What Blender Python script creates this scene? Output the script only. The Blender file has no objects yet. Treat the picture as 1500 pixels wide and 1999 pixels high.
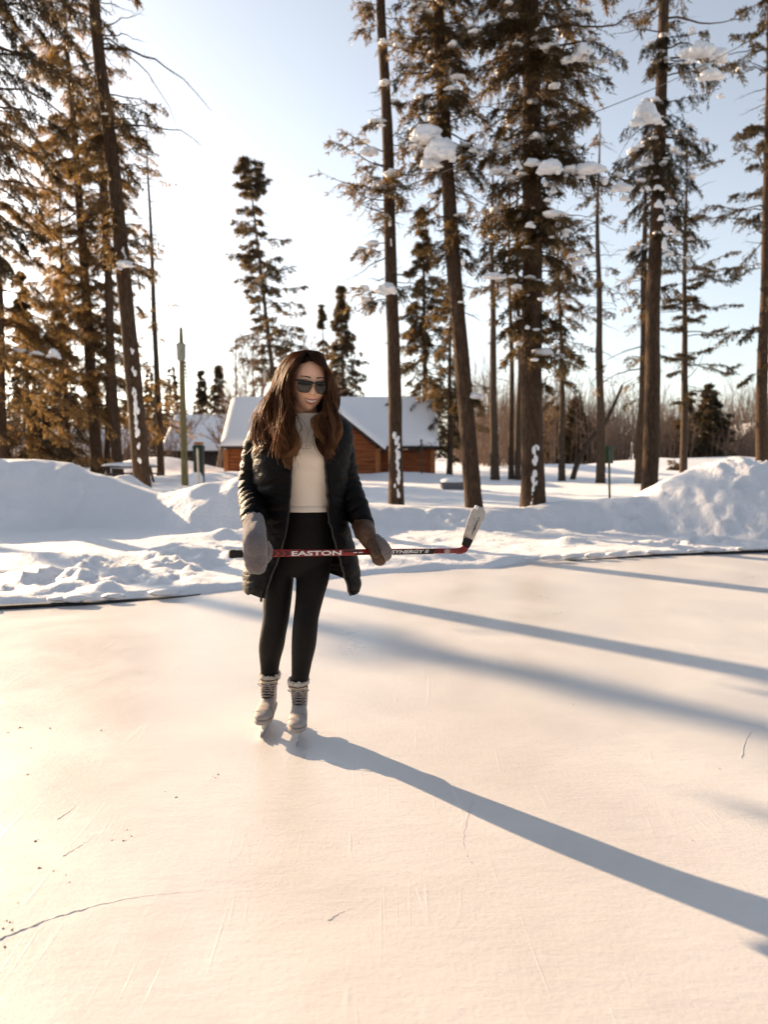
import bpy, bmesh, math, random
import numpy as np
from mathutils import Vector, Matrix, Euler
from mathutils.bvhtree import BVHTree
R = math.radians
scn = bpy.context.scene
COL = scn.collection

# ------------------------------------------------------------------ camera, sky, sun, exposure
FPX, CX, CY = 1450.0, 750.0, 999.5          # focal length and centre in photo pixels
CAM_H, PITCH = 1.30, math.atan((CY - 885.0) / FPX)
cam_d = bpy.data.cameras.new('camera')
cam = bpy.data.objects.new('camera', cam_d); COL.objects.link(cam)
cam.location = (0, 0, CAM_H); cam.rotation_euler = (R(90) - PITCH, 0, 0)
cam_d.sensor_width = 36; cam_d.sensor_fit = 'AUTO'; cam_d.lens = 36 * FPX / 1999.0
cam_d.clip_start = 0.05; cam_d.clip_end = 5000
cam_d.dof.use_dof = True; cam_d.dof.focus_distance = 3.32; cam_d.dof.aperture_fstop = 2.3
scn.camera = cam

SUN_AZ, SUN_EL = 47.3, 17.0                 # degrees left of straight ahead, above the horizon
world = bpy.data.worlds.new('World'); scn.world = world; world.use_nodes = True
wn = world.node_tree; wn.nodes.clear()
sky = wn.nodes.new('ShaderNodeTexSky'); sky.sky_type = 'NISHITA'; sky.sun_disc = False
sky.sun_elevation = R(SUN_EL); sky.sun_rotation = R(-SUN_AZ)
sky.air_density = 1.0; sky.dust_density = 1.3; sky.ozone_density = 1.0; sky.altitude = 200
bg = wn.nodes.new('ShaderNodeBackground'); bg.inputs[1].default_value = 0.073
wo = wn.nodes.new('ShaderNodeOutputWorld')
# sky scaled by elevation: brightened low down, dimmed overhead to deepen the shadows
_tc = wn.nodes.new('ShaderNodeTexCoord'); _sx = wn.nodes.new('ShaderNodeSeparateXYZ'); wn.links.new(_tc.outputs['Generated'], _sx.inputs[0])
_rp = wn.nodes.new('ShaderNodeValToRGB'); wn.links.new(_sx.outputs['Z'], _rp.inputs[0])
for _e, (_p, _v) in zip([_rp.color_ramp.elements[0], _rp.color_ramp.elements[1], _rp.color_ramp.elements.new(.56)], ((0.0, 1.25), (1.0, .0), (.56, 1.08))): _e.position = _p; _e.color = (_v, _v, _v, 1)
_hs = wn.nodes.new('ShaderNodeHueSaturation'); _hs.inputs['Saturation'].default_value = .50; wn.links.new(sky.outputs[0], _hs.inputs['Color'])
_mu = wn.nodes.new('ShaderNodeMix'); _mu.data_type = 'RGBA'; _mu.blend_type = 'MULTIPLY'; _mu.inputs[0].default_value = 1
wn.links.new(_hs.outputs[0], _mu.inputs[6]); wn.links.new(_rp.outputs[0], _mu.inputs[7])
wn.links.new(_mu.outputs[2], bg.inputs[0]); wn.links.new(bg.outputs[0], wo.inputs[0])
sun_d = bpy.data.lights.new('sun', 'SUN'); sun_d.energy = 5.0; sun_d.angle = R(0.5)
sun_d.color = (1.0, 0.71, 0.44)
sun = bpy.data.objects.new('sun', sun_d); COL.objects.link(sun)
SUNV = Vector((-math.sin(R(SUN_AZ)) * math.cos(R(SUN_EL)), math.cos(R(SUN_AZ)) * math.cos(R(SUN_EL)), math.sin(R(SUN_EL))))
sun.rotation_euler = SUNV.to_track_quat('Z', 'Y').to_euler(); sun.location = (-12, 10, 14)
vs = scn.view_settings; vs.view_transform = 'Standard'; vs.look = 'None'; vs.gamma = 1; vs.exposure = 1.47
scn.cycles.use_denoising = True
scn.cycles.max_bounces = 8; scn.cycles.transparent_max_bounces = 8

# ------------------------------------------------------------------ helpers
_cp, _sp = math.cos(PITCH), math.sin(PITCH)
def P(px, py, Y):
    """photo pixel + distance ahead -> a point in the world"""
    a = (px - CX) / FPX; b = -(py - CY) / FPX
    d = np.array((a, _cp + b * _sp, -_sp + b * _cp))
    return np.array((0, 0, CAM_H)) + d * (Y / d[1])
def pxm(Y): return FPX / Y                   # pixels per metre at a distance

def tagset(o, label=None, cat=None, group=None, kind=None):
    if label: o['label'] = label
    if cat: o['category'] = cat
    if group: o['group'] = group
    if kind: o['kind'] = kind
    return o
def empty(name, loc, label=None, cat=None, group=None):
    o = bpy.data.objects.new(name, None); COL.objects.link(o); o.location = tuple(map(float, loc))
    o.empty_display_size = 0.2
    return tagset(o, label, cat, group)

class MB:
    """collects vertices and faces, built as ONE mesh object"""
    def __init__(s): s.V = []; s.F = []; s.n = 0; s.A = []
    def add(s, V, *Fs, attr=0.0):
        V = np.asarray(V, float).reshape(-1, 3)
        for F in Fs:
            F = np.asarray(F, int)
            if F.size: s.F.append(F + s.n)
        s.V.append(V); s.n += len(V)
        s.A.append(np.broadcast_to(np.asarray(attr, float), (len(V),)).copy())
        return s
    def build(s, name, mat, parent=None, smooth=True, use_attr=False):
        V = np.concatenate(s.V) if s.V else np.zeros((0, 3))
        if parent is not None:
            off = np.zeros(3); q = parent
            while q is not None: off += np.array(q.location); q = q.parent
            V = V - off
        me = bpy.data.meshes.new(name)
        me.vertices.add(len(V)); me.vertices.foreach_set('co', V.astype(np.float32).ravel())
        nl = sum(f.size for f in s.F); npoly = sum(len(f) for f in s.F)
        me.loops.add(nl); me.polygons.add(npoly)
        me.loops.foreach_set('vertex_index', np.concatenate([f.ravel() for f in s.F]).astype(np.int32))
        tot = np.concatenate([np.full(len(f), f.shape[1]) for f in s.F])
        st = np.concatenate(([0], np.cumsum(tot)[:-1]))
        me.polygons.foreach_set('loop_start', st.astype(np.int32))
        me.polygons.foreach_set('use_smooth', np.full(npoly, smooth))
        me.update(calc_edges=True); me.validate()
        if use_attr:
            at = me.attributes.new('along', 'FLOAT', 'POINT')
            at.data.foreach_set('value', np.concatenate(s.A).astype(np.float32))
        if mat: me.materials.append(mat)
        o = bpy.data.objects.new(name, me); COL.objects.link(o)
        if parent is not None: o.parent = parent
        return o

def bake(o, *mods):
    """apply modifiers given as (type, {settings})"""
    for t, kw in mods:
        m = o.modifiers.new(t, t)
        for k, v in kw.items(): setattr(m, k, v)
    dg = bpy.context.evaluated_depsgraph_get(); dg.update()
    me = bpy.data.meshes.new_from_object(o.evaluated_get(dg))
    mats = [m for m in o.data.materials]; sm = len(o.data.polygons) and o.data.polygons[0].use_smooth
    old = o.data; o.modifiers.clear(); o.data = me; me.name = o.name
    me.materials.clear()
    for m in mats: me.materials.append(m)
    me.polygons.foreach_set('use_smooth', np.full(len(me.polygons), bool(sm)))
    bpy.data.meshes.remove(old)
    return o

def nrm(a):
    a = np.asarray(a, float); return a / np.maximum(np.linalg.norm(a, axis=-1, keepdims=True), 1e-9)

def tubes(Pt, Rd, n=5, ref=None):
    """batch of tubes Pt (B,K,3), Rd (B,K) -> V, F"""
    Pt = np.asarray(Pt, float); Rd = np.asarray(Rd, float)
    B, K, _ = Pt.shape
    T = nrm(np.gradient(Pt, axis=1))
    if ref is None:
        m = nrm(Pt[:, -1] - Pt[:, 0]); ref = np.where(np.abs(m[:, 2:3]) > .8, np.array([[1., 0, 0]]), np.array([[0., 0, 1]]))
    N = nrm(np.cross(T, ref[:, None, :])); Bn = np.cross(T, N)
    a = np.linspace(0, 2 * np.pi, n, endpoint=False)
    V = Pt[:, :, None, :] + Rd[:, :, None, None] * (np.cos(a)[None, None, :, None] * N[:, :, None, :] + np.sin(a)[None, None, :, None] * Bn[:, :, None, :])
    idx = np.arange(B * K * n).reshape(B, K, n)
    q = np.stack([idx[:, :-1], np.roll(idx, -1, 2)[:, :-1], np.roll(idx, -1, 2)[:, 1:], idx[:, 1:]], -1).reshape(-1, 4)
    return V.reshape(-1, 3), q

def tube1(pts, rad, n=12, cap=True, flat=None):
    """one tube; flat = (a, b) multipliers for an elliptic section in x and the other axis"""
    pts = np.asarray(pts, float); K = len(pts); rad = np.broadcast_to(np.asarray(rad, float), (K,))
    V, F = tubes(pts[None], rad[None], n)
    mb = [F]
    if cap:
        V = np.concatenate([V, pts[:1], pts[-1:]])
        i = np.arange(n); j = (i + 1) % n
        c0 = np.stack([j, i, np.full(n, K * n)], -1)
        c1 = np.stack([i + (K - 1) * n, j + (K - 1) * n, np.full(n, K * n + 1)], -1)
        mb += [c0, c1]
    return (V, *mb)

def spline(pts, n):
    """Catmull-Rom through points"""
    p = np.asarray(pts, float); p = np.concatenate([2 * p[:1] - p[1:2], p, 2 * p[-1:] - p[-2:-1]])
    m = len(p) - 3; t = np.linspace(0, m - 1e-6, n); i = t.astype(int); u = (t - i)[:, None]
    a, b, c, d = p[i], p[i + 1], p[i + 2], p[i + 3]
    return .5 * (2 * b + (c - a) * u + (2 * a - 5 * b + 4 * c - d) * u * u + (3 * b - a - 3 * c + d) * u ** 3)

def loft(rings, cap=True):
    """rings (K,n,3) -> V, F"""
    Rg = np.asarray(rings, float); K, n, _ = Rg.shape
    V = Rg.reshape(-1, 3); idx = np.arange(K * n).reshape(K, n)
    q = np.stack([idx[:-1], np.roll(idx, -1, 1)[:-1], np.roll(idx, -1, 1)[1:], idx[1:]], -1).reshape(-1, 4)
    fs = [q]
    if cap:
        V = np.concatenate([V, Rg[:1].mean(1), Rg[-1:].mean(1)])
        i = np.arange(n); j = (i + 1) % n
        fs += [np.stack([j, i, np.full(n, K * n)], -1), np.stack([i + (K - 1) * n, j + (K - 1) * n, np.full(n, K * n + 1)], -1)]
    return (V, *fs)

def box(c, s, rz=0.0):
    c = np.asarray(c, float); s = np.asarray(s, float) / 2
    v = np.array([(x, y, z) for x in (-1, 1) for y in (-1, 1) for z in (-1, 1)], float) * s
    ca, sa = math.cos(rz), math.sin(rz)
    v = v @ np.array([[ca, sa, 0], [-sa, ca, 0], [0, 0, 1]]) + c
    return v, np.array([(0, 1, 3, 2), (4, 6, 7, 5), (0, 4, 5, 1), (2, 3, 7, 6), (0, 2, 6, 4), (1, 5, 7, 3)])
def hexa(bot, top):
    v = np.concatenate([np.asarray(bot, float), np.asarray(top, float)])
    return v, np.array([(3, 2, 1, 0), (4, 5, 6, 7), (0, 1, 5, 4), (1, 2, 6, 5), (2, 3, 7, 6), (3, 0, 4, 7)])

# value noise
def _h(i, j, k, s):
    n = (i * 374761393 + j * 668265263 + k * 2147483647 + s * 1274126177) & 0xffffffff
    n = ((n ^ (n >> 13)) * 1274126177) & 0xffffffff
    return ((n ^ (n >> 16)) & 0xffff) / 65535.0
def vnoise(x, y, z=0.0, s=0):
    x, y, z = np.broadcast_arrays(np.asarray(x, float), np.asarray(y, float), np.asarray(z, float))
    i, j, k = np.floor(x).astype(np.int64), np.floor(y).astype(np.int64), np.floor(z).astype(np.int64)
    u, v, w = x - i, y - j, z - k
    u, v, w = [a * a * (3 - 2 * a) for a in (u, v, w)]
    r = 0
    for a in (0, 1):
        for b in (0, 1):
            for c in (0, 1):
                r = r + _h(i + a, j + b, k + c, s) * (u if a else 1 - u) * (v if b else 1 - v) * (w if c else 1 - w)
    return r * 2 - 1
def fbm(x, y, z=0.0, o=4, s=0):
    r = 0; a = 1.0; f = 1.0; t = 0
    for q in range(o):
        r = r + a * vnoise(np.asarray(x) * f, np.asarray(y) * f, np.asarray(z) * f, s + q * 17); t += a; a *= .5; f *= 2.03
    return r / t
def sstep(a, b, x):
    t = np.clip((np.asarray(x, float) - a) / (b - a), 0, 1); return t * t * (3 - 2 * t)

def ico(sub=3):
    bm = bmesh.new(); bmesh.ops.create_icosphere(bm, subdivisions=sub, radius=1)
    V = np.array([v.co[:] for v in bm.verts]); F = np.array([[v.index for v in f.verts] for f in bm.faces]); bm.free()
    return V, F
ICO3 = ico(3); ICO4 = ico(4); ICO2 = ico(2)
def blob(c, s, amp=.18, fr=1.6, seed=0, base=ICO3, flat=0.0):
    V, F = base
    n = 1 + amp * fbm(V[:, 0] * fr + seed * 3.1, V[:, 1] * fr + seed * 7.7, V[:, 2] * fr + seed, 3, seed)
    v = V * n[:, None]
    if flat: v[:, 2] = np.where(v[:, 2] < 0, v[:, 2] * (1 - flat), v[:, 2])
    return v * np.asarray(s, float) + np.asarray(c, float), F

# ------------------------------------------------------------------ materials
def newmat(name):
    m = bpy.data.materials.new(name); m.use_nodes = True
    nt = m.node_tree; nt.nodes.clear()
    out = nt.nodes.new('ShaderNodeOutputMaterial')
    return m, nt, out
def N(nt, t, **kw):
    n = nt.nodes.new(t)
    for k, v in kw.items():
        if isinstance(k, str) and hasattr(n, k): setattr(n, k, v)
    return n
def coords(nt, scale=(1, 1, 1), rot=(0, 0, 0), src='Object'):
    tc = N(nt, 'ShaderNodeTexCoord'); mp = N(nt, 'ShaderNodeMapping')
    mp.inputs['Scale'].default_value = scale; mp.inputs['Rotation'].default_value = rot
    nt.links.new(tc.outputs[src], mp.inputs[0]); return mp.outputs[0]
def noise(nt, vec, sc, det=4, rough=.55, dist=0):
    n = N(nt, 'ShaderNodeTexNoise'); n.inputs['Scale'].default_value = sc; n.inputs['Detail'].default_value = det
    n.inputs['Roughness'].default_value = rough; n.inputs['Distortion'].default_value = dist
    nt.links.new(vec, n.inputs['Vector']); return n.outputs['Fac']
def ramp(nt, fac, stops):
    r = N(nt, 'ShaderNodeValToRGB'); e = r.color_ramp.elements
    while len(e) < len(stops): e.new(0.5)
    for q, (p, c) in zip(e, stops):
        q.position = p; q.color = (*c, 1) if len(c) == 3 else c
    nt.links.new(fac, r.inputs[0]); return r.outputs[0]
def pbsdf(nt, out, base=None, rough=.6, spec=.5, metal=0, sheen=0):
    b = N(nt, 'ShaderNodeBsdfPrincipled')
    b.inputs['Roughness'].default_value = rough; b.inputs['Specular IOR Level'].default_value = spec
    b.inputs['Metallic'].default_value = metal
    if sheen: b.inputs['Sheen Weight'].default_value = sheen
    if base is not None:
        if hasattr(base, 'is_linked') or hasattr(base, 'links'): nt.links.new(base, b.inputs['Base Color'])
        else: b.inputs['Base Color'].default_value = (*base, 1)
    if out is not None: nt.links.new(b.outputs[0], out.inputs[0])
    return b
def bump(nt, h, strength, dist, bsdf):
    b = N(nt, 'ShaderNodeBump'); b.inputs['Strength'].default_value = strength; b.inputs['Distance'].default_value = dist
    nt.links.new(h, b.inputs['Height']); nt.links.new(b.outputs[0], bsdf.inputs['Normal']); return b
def simple(name, c1, c2=None, sc=20, rough=.6, spec=.4, bmp=0, bdist=.005, scale=(1, 1, 1), metal=0, sheen=0, det=5, lo=.35, hi=.65):
    m, nt, out = newmat(name)
    v = coords(nt, scale); n = noise(nt, v, sc, det)
    base = ramp(nt, n, [(lo, c1), (hi, c2 or c1)])
    b = pbsdf(nt, out, base, rough, spec, metal, sheen)
    if bmp: bump(nt, n, bmp, bdist, b)
    return m
def addmath(nt, a, b, op='ADD', clamp=False):
    n = N(nt, 'ShaderNodeMath', operation=op); n.use_clamp = clamp
    for i, q in enumerate((a, b)):
        if isinstance(q, (int, float)): n.inputs[i].default_value = q
        else: nt.links.new(q, n.inputs[i])
    return n.outputs[0]
def mixc(nt, fac, a, b):
    n = N(nt, 'ShaderNodeMix', data_type='RGBA')
    for s, q in ((0, fac), (6, a), (7, b)):
        if hasattr(q, 'links'): nt.links.new(q, n.inputs[s])
        elif isinstance(q, tuple): n.inputs[s].default_value = (*q, 1)
        else: n.inputs[s].default_value = q
    return n.outputs[2]

def mat_snow(name='snow', c=(.86, .87, .9), fine=1.0):
    m, nt, out = newmat(name)
    v = coords(nt)
    a = noise(nt, v, 14, 6, .6); b_ = noise(nt, v, 90, 3, .6)
    h = addmath(nt, a, addmath(nt, b_, .25, 'MULTIPLY'))
    b = pbsdf(nt, out, c, .55, .35)
    bump(nt, h, .75 * fine, .035, b)
    return m
def mat_ice():
    m, nt, out = newmat('ice')
    tot = None
    # skate scratches: long thin bent lines in several directions
    for ang, scx, scy, th, w in ((20, 3.2, .28, .010, 1.), (58, 4.2, .22, .008, .8), (100, 2.6, .3, .009, .8), (38, 9.0, .5, .010, .6), (-35, 7, .5, .010, .6), (-20, 12, .6, .010, .6), (145, 6, .35, .009, .5), (48, 5.5, .3, .006, .7), (8, 14, .7, .008, .6), (30, 18, 1.1, .009, .5)):
        v = coords(nt, (scx, scy, 1), (0, 0, R(ang)))
        n = noise(nt, v, 1.0, 1.5, .4, .5)
        d = addmath(nt, addmath(nt, n, .5, 'SUBTRACT'), 0, 'ABSOLUTE') if False else N(nt, 'ShaderNodeMath', operation='ABSOLUTE')
        nt.links.new(addmath(nt, n, .5, 'SUBTRACT'), d.inputs[0])
        l = N(nt, 'ShaderNodeMapRange'); l.inputs['From Min'].default_value = 0; l.inputs['From Max'].default_value = th
        l.inputs['To Min'].default_value = w; l.inputs['To Max'].default_value = 0
        nt.links.new(d.outputs[0], l.inputs['Value'])
        brk = noise(nt, coords(nt, (.9, .9, 1), (0, 0, R(ang * 3))), 2.2, 3)
        bk = N(nt, 'ShaderNodeMapRange'); bk.inputs['From Min'].default_value = .56; bk.inputs['From Max'].default_value = .72
        nt.links.new(brk, bk.inputs['Value'])
        l2 = addmath(nt, l.outputs[0], bk.outputs[0], 'MULTIPLY')
        tot = l2 if tot is None else addmath(nt, tot, l2)
    v = coords(nt)
    cl = noise(nt, v, 1.1, 6, .6, .4); fn = noise(nt, v, 55, 5, .65); md = noise(nt, coords(nt, (1, 3.2, 1), (0, 0, R(62))), 6, 6, .65)
    base = ramp(nt, cl, [(.3, (.57, .555, .55)), (.5, (.62, .61, .61)), (.72, (.68, .68, .68))])
    base = mixc(nt, addmath(nt, md, .18, 'MULTIPLY'), base, (.50, .43, .37))
    base = mixc(nt, addmath(nt, tot, .15, 'MULTIPLY', True), base, (.92, .92, .93))
    b = pbsdf(nt, out, base, .42, 1.0)
    rr = N(nt, 'ShaderNodeMapRange'); rr.inputs['From Min'].default_value = .3; rr.inputs['From Max'].default_value = .7; rr.inputs['To Min'].default_value = .27; rr.inputs['To Max'].default_value = .46
    nt.links.new(cl, rr.inputs['Value']); nt.links.new(rr.outputs[0], b.inputs['Roughness'])
    h = addmath(nt, addmath(nt, fn, .22, 'MULTIPLY'), addmath(nt, md, .50, 'MULTIPLY'))
    h = addmath(nt, h, addmath(nt, tot, .20, 'MULTIPLY'))
    bump(nt, h, .35, .012, b)
    return m
def mat_bark(name, c1, c2, c3):
    m, nt, out = newmat(name)
    v = coords(nt, (1, 1, .28)); n = noise(nt, v, 26, 6, .65)
    vo = N(nt, 'ShaderNodeTexVoronoi'); vo.inputs['Scale'].default_value = 30; nt.links.new(v, vo.inputs['Vector'])
    n2 = noise(nt, coords(nt), 3, 3)
    base = ramp(nt, n, [(.3, c1), (.55, c2), (.75, c3)])
    base = mixc(nt, addmath(nt, n2, .6, 'MULTIPLY'), base, c1)
    b = pbsdf(nt, out, base, .9, .15)
    h = addmath(nt, n, addmath(nt, vo.outputs['Distance'], .6, 'MULTIPLY'))
    bump(nt, h, .9, .03, b); return m
def mat_needle(name, c1, c2, tr, amt=.4, sc=1.4):
    m, nt, out = newmat(name)
    v = coords(nt); n = noise(nt, v, sc, 4, .6)
    n2 = noise(nt, v, 23, 2)
    base = ramp(nt, addmath(nt, addmath(nt, n, .7, 'MULTIPLY'), addmath(nt, n2, .3, 'MULTIPLY')), [(.36, c1), (.62, c2)])
    b = pbsdf(nt, None, base, .55, .35)
    t = N(nt, 'ShaderNodeBsdfTranslucent'); t.inputs[0].default_value = (*tr, 1)
    mx = N(nt, 'ShaderNodeMixShader'); mx.inputs[0].default_value = amt
    nt.links.new(b.outputs[0], mx.inputs[1]); nt.links.new(t.outputs[0], mx.inputs[2]); nt.links.new(mx.outputs[0], out.inputs[0])
    return m

M = {}
M['snow'] = mat_snow(); M['snow_tree'] = mat_snow('tree_snow', fine=.6); M['roof_snow'] = mat_snow('roof_snow_cover', (.93, .93, .95), fine=.35)
M['ice'] = mat_ice()
M['bark'] = mat_bark('bark_warm', (.036, .023, .015), (.09, .057, .037), (.165, .112, .08))
M['bark_grey'] = mat_bark('bark_grey', (.045, .032, .023), (.10, .07, .05), (.17, .125, .095))
M['twig'] = simple('twig', (.05, .03, .02), (.11, .07, .045), 30, .9, .1)
M['needle'] = mat_needle('needle_olive', (.022, .021, .011), (.055, .042, .019), (.32, .195, .065), .28)
M['needle_amber'] = mat_needle('needle_amber', (.045, .034, .016), (.10, .068, .031), (.46, .285, .105), .44)
M['needle_dark'] = mat_needle('needle_dark', (.018, .018, .012), (.045, .038, .018), (.14, .09, .03), .22)
M['needle_far'] = mat_needle('needle_far', (.05, .043, .028), (.095, .075, .045), (.22, .15, .07), .35)  # distant needles lightened: haze and flare put into their colour
M['brush'] = simple('brush_twig', (.15, .10, .075), (.27, .19, .14), 6, .9, .1)

# ------------------------------------------------------------------ snow ground, banks, ice
def on_ground(px, py, z=0.0):
    p = P(px, py, 10.0); d = p - np.array((0, 0, CAM_H)); t = (z - CAM_H) / d[2]
    return np.array((0, 0, CAM_H)) + d * t
_e = np.array([on_ground(*q)[:2] for q in ((0, 1190), (180, 1180), (350, 1166), (480, 1151), (700, 1127), (830, 1117), (960, 1112), (1020, 1101), (1150, 1093), (1300, 1085), (1500, 1079))])
_ex = np.concatenate(([-60, -9], _e[:, 0], [9, 60])); _ey = np.concatenate(([-4, 5.0], _e[:, 1], [11.2, 18]))
def edge_y(x): return np.interp(x, _ex, _ey)
_b = np.array([(-600, 1.0), (-400, 1.05), (-150, 1.25), (0, 1.22), (60, 1.23), (130, 1.14), (150, 1.02), (175, .98), (200, .93), (240, .80), (280, .68), (310, .64), (340, .66), (400, .78), (470, .90), (540, .85), (620, .62), (690, .46), (760, 0.41), (850, 0.37), (940, 0.36), (1000, 0.38), (1060, 0.43), (1130, 0.47), (1200, 0.53), (1262, .60), (1285, .78), (1310, .86), (1340, .98), (1390, 1.15), (1435, 1.25), (1470, 1.13), (1500, 1.10), (1600, 1.15), (1800, .9), (2100, .6)])
_bx = (_b[:, 0] - 750) / 116.0
def hsnow(x, y):
    x = np.asarray(x, float); y = np.asarray(y, float)
    d = y - edge_y(x)
    yc = 12.5 + .35 * fbm(x * .35, 3.3, 0, 2, 5)
    H = np.interp(x, _bx, _b[:, 1]) + .05 * fbm(x * 1.3, 0, 0, 3, 9)
    w = np.clip(np.where(H < .95, 1.5, 1.75) * H, np.where(x < -1.5, 1.0, .7), 2.05)
    base = .05 + .03 * fbm(x * .5, y * .5, 0, 3, 2) + .10 * sstep(2, 6, d)
    plat = .25 + .07 * fbm(x * .22, y * .12, 0, 3, 4) + .04 * fbm(x * .9, y * .5, 0, 3, 14)
    far = sstep(30, 60, y)
    plat = plat * (1 - far) + far * (.22 + .03 * fbm(x * .05, y * .05, 0, 2, 3))
    t = np.clip((y - (yc - w)) / w, 0, 1)
    front = base + (np.maximum(H, .3) - base) * (t * t * (3 - 2 * t) * .75 + t * .25)
    back = plat + (np.maximum(H, .3) - plat) * np.exp(-np.maximum(y - yc, 0) ** 2 / (2 * 1.25 ** 2))
    z = np.where(y < yc, front, back)
    wall = np.exp(-((y - yc + w * .5) / (.75 * w)) ** 2)
    right = sstep(-.6, 1.0, x); near = sstep(26, 14, y)
    # shovelled clods on the right bank, wind-smoothed left bank
    cl = np.abs(fbm(x * 2.6, y * 2.6, z * 2, 4, 21)); cl2 = fbm(x * 6, y * 6, z * 5, 3, 31)
    z = z + wall * right * (.07 * (cl - .2) + .05 * cl2 + .018 * fbm(x * 15, y * 15, z * 12, 2, 33)) + wall * (1 - right) * (.06 * fbm(x * .9, y * 1.6, 0, 3, 41) + .05 * fbm(x * 2.0, y * 3.2, 0, 5, 43) + .025 * cl2)
    # trodden strip between rink and banks
    strip = np.exp(-((d - 1.6) / 1.5) ** 2) * sstep(0, .5, d)
    lump = np.maximum(fbm(x * 2.4, y * 2.4, 0, 4, 51), 0)
    z = z + strip * ((.14 * lump + .16 * np.maximum(fbm(x * 5.5, y * 5.5, 0, 3, 53), 0)) * (.12 + .95 * sstep(-.05, .35, fbm(x * .7, y * 1.1, 0, 2, 55))) + .02 * fbm(x * 7, y * 7, 0, 3, 57))
    # ploughed ridge right of the skater at the rink edge, and a shaded hollow on the left
    for cx, cy, sx, sy, a in ((.55, 8.75, .75, .16, .13), (-.1, 8.4, .5, .15, .08), (-2.35, 8.9, .55, .35, .15), (-3.9, 8.6, .8, .35, .08), (-1.7, 10.3, 1.0, .25, .16), (-4.7, 13.9, .5, .5, .2), (-3.4, 19, 2.0, .8, .30), (2.6, 10.2, .25, .15, .10)):
        z = z + a * np.exp(-((x - cx) / sx) ** 2 - ((y - cy) / sy) ** 2) * (1 + .5 * fbm(x * 4, y * 4, 0, 3, 61))
    z = z + near * .010 * fbm(x * 3.5, y * 3.5, 0, 3, 71) * sstep(.3, 1, d)
    # drifts round the cabin and beyond
    for cx, cy, sx, sy, a in ((-6.0, 30.2, 3.0, 1.5, .35), (1.0, 30.5, 3.2, 1.3, .30), (4.5, 31, 2.5, 1.4, -.05), (9.5, 40, 5, 3, .45), (-11.5, 38, 3, 3, .9), (17, 46, 5, 3, .8), (25, 55, 8, 4, .9), (-3.0, 26, 2.0, 1.0, .2)):
        z = z + a * np.exp(-((x - cx) / sx) ** 2 - ((y - cy) / sy) ** 2)
    lip = sstep(0, .22 + .1 * fbm(x * 3, 1, 0, 2, 81), d)
    return np.where(d < 0, -.12, -.04 + (z + .04) * lip)

def geo(a, b, n): return np.sign(a) * np.geomspace(abs(a), abs(b), n)
gx = np.concatenate([geo(-2500, -13.5, 26)[:-1], np.arange(-13.5, -7.5, .16), np.arange(-7.5, 8.5, .055), np.arange(8.5, 14, .16), geo(14, 2500, 26)])
gy = np.concatenate([geo(-400, -2, 12), np.arange(0, 5.5, .5), np.arange(5.6, 14.2, .055), np.arange(14.2, 22, .14), np.arange(22, 46, .45), geo(46, 3500, 26)])
GX, GY = np.meshgrid(gx, gy)
GZ = hsnow(GX, GY)
nx, ny = len(gx), len(gy); ii = np.arange(nx * ny).reshape(ny, nx)
mb = MB(); mb.add(np.stack([GX, GY, GZ], -1).reshape(-1, 3), np.stack([ii[:-1, :-1], ii[:-1, 1:], ii[1:, 1:], ii[1:, :-1]], -1).reshape(-1, 4))
tagset(mb.build('snow_ground', M['snow']), kind='structure')

# ice sheet (reaches a little way under the snow lip) with the raised crack of the photo in the same mesh
mb = MB()
xs = np.linspace(-40, 40, 161); ye = edge_y(xs) + .12
rows = [np.stack([xs, np.full_like(xs, -30), np.zeros_like(xs)], -1)]
for t in np.linspace(.2, 1, 8): rows.append(np.stack([xs, -30 + (ye + 30) * t, np.zeros_like(xs)], -1))
V = np.array(rows); r, c = V.shape[:2]; ii = np.arange(r * c).reshape(r, c)
mb.add(V.reshape(-1, 3), np.stack([ii[:-1, :-1], ii[:-1, 1:], ii[1:, 1:], ii[1:, :-1]], -1).reshape(-1, 4))
rg = np.random.default_rng(4)
def crack(pix, w, h):
    g = spline([on_ground(*q) for q in pix], 90); t = np.linspace(0, 1, 90)
    a = nrm(np.gradient(g, axis=0)); sd = np.stack([-a[:, 1], a[:, 0], np.zeros(90)], -1)
    ww = w * (1.05 - t)[:, None] ** .7 * (1 + .7 * fbm(t * 40, 0, 0, 2, 3))[:, None]
    g = g + sd * (.006 * fbm(t * 30, 5, 0, 3, 8))[:, None]
    hh = h * np.stack([np.zeros(90)] * 2 + [1.05 - t], -1) * (1 + .8 * fbm(t * 50, 9, 0, 2, 4))[:, None]
    V = np.stack([g - sd * ww - [0, 0, .003], g - sd * ww * .3 + hh, g + sd * ww * .15 - hh * .1, g + sd * ww * .5 + hh * .6, g + sd * ww - [0, 0, .003]], 1)
    i = np.arange(90 * 5).reshape(90, 5)
    mb.add(V.reshape(-1, 3), np.stack([i[:-1, :-1], i[1:, :-1], i[1:, 1:], i[:-1, 1:]], -1).reshape(-1, 4))
crack([(-60, 1850), (0, 1832), (80, 1800), (160, 1775), (260, 1752), (400, 1738)], .010, .0028)
crack([(120, 1672), (150, 1655), (195, 1625)], .004, .0015)
crack([(640, 1797), (665, 1782), (690, 1772)], .004, .0015)
crack([(1448, 1480), (1460, 1440), (1490, 1405)], .006, .0015)
crack([(925, 1560), (905, 1640), (930, 1700), (985, 1790)], .003, .001)
crack([(110, 1600), (140, 1580), (152, 1562)], .003, .0015)
ice = mb.build('ice_rink', M['ice']); tagset(ice, kind='structure')

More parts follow.
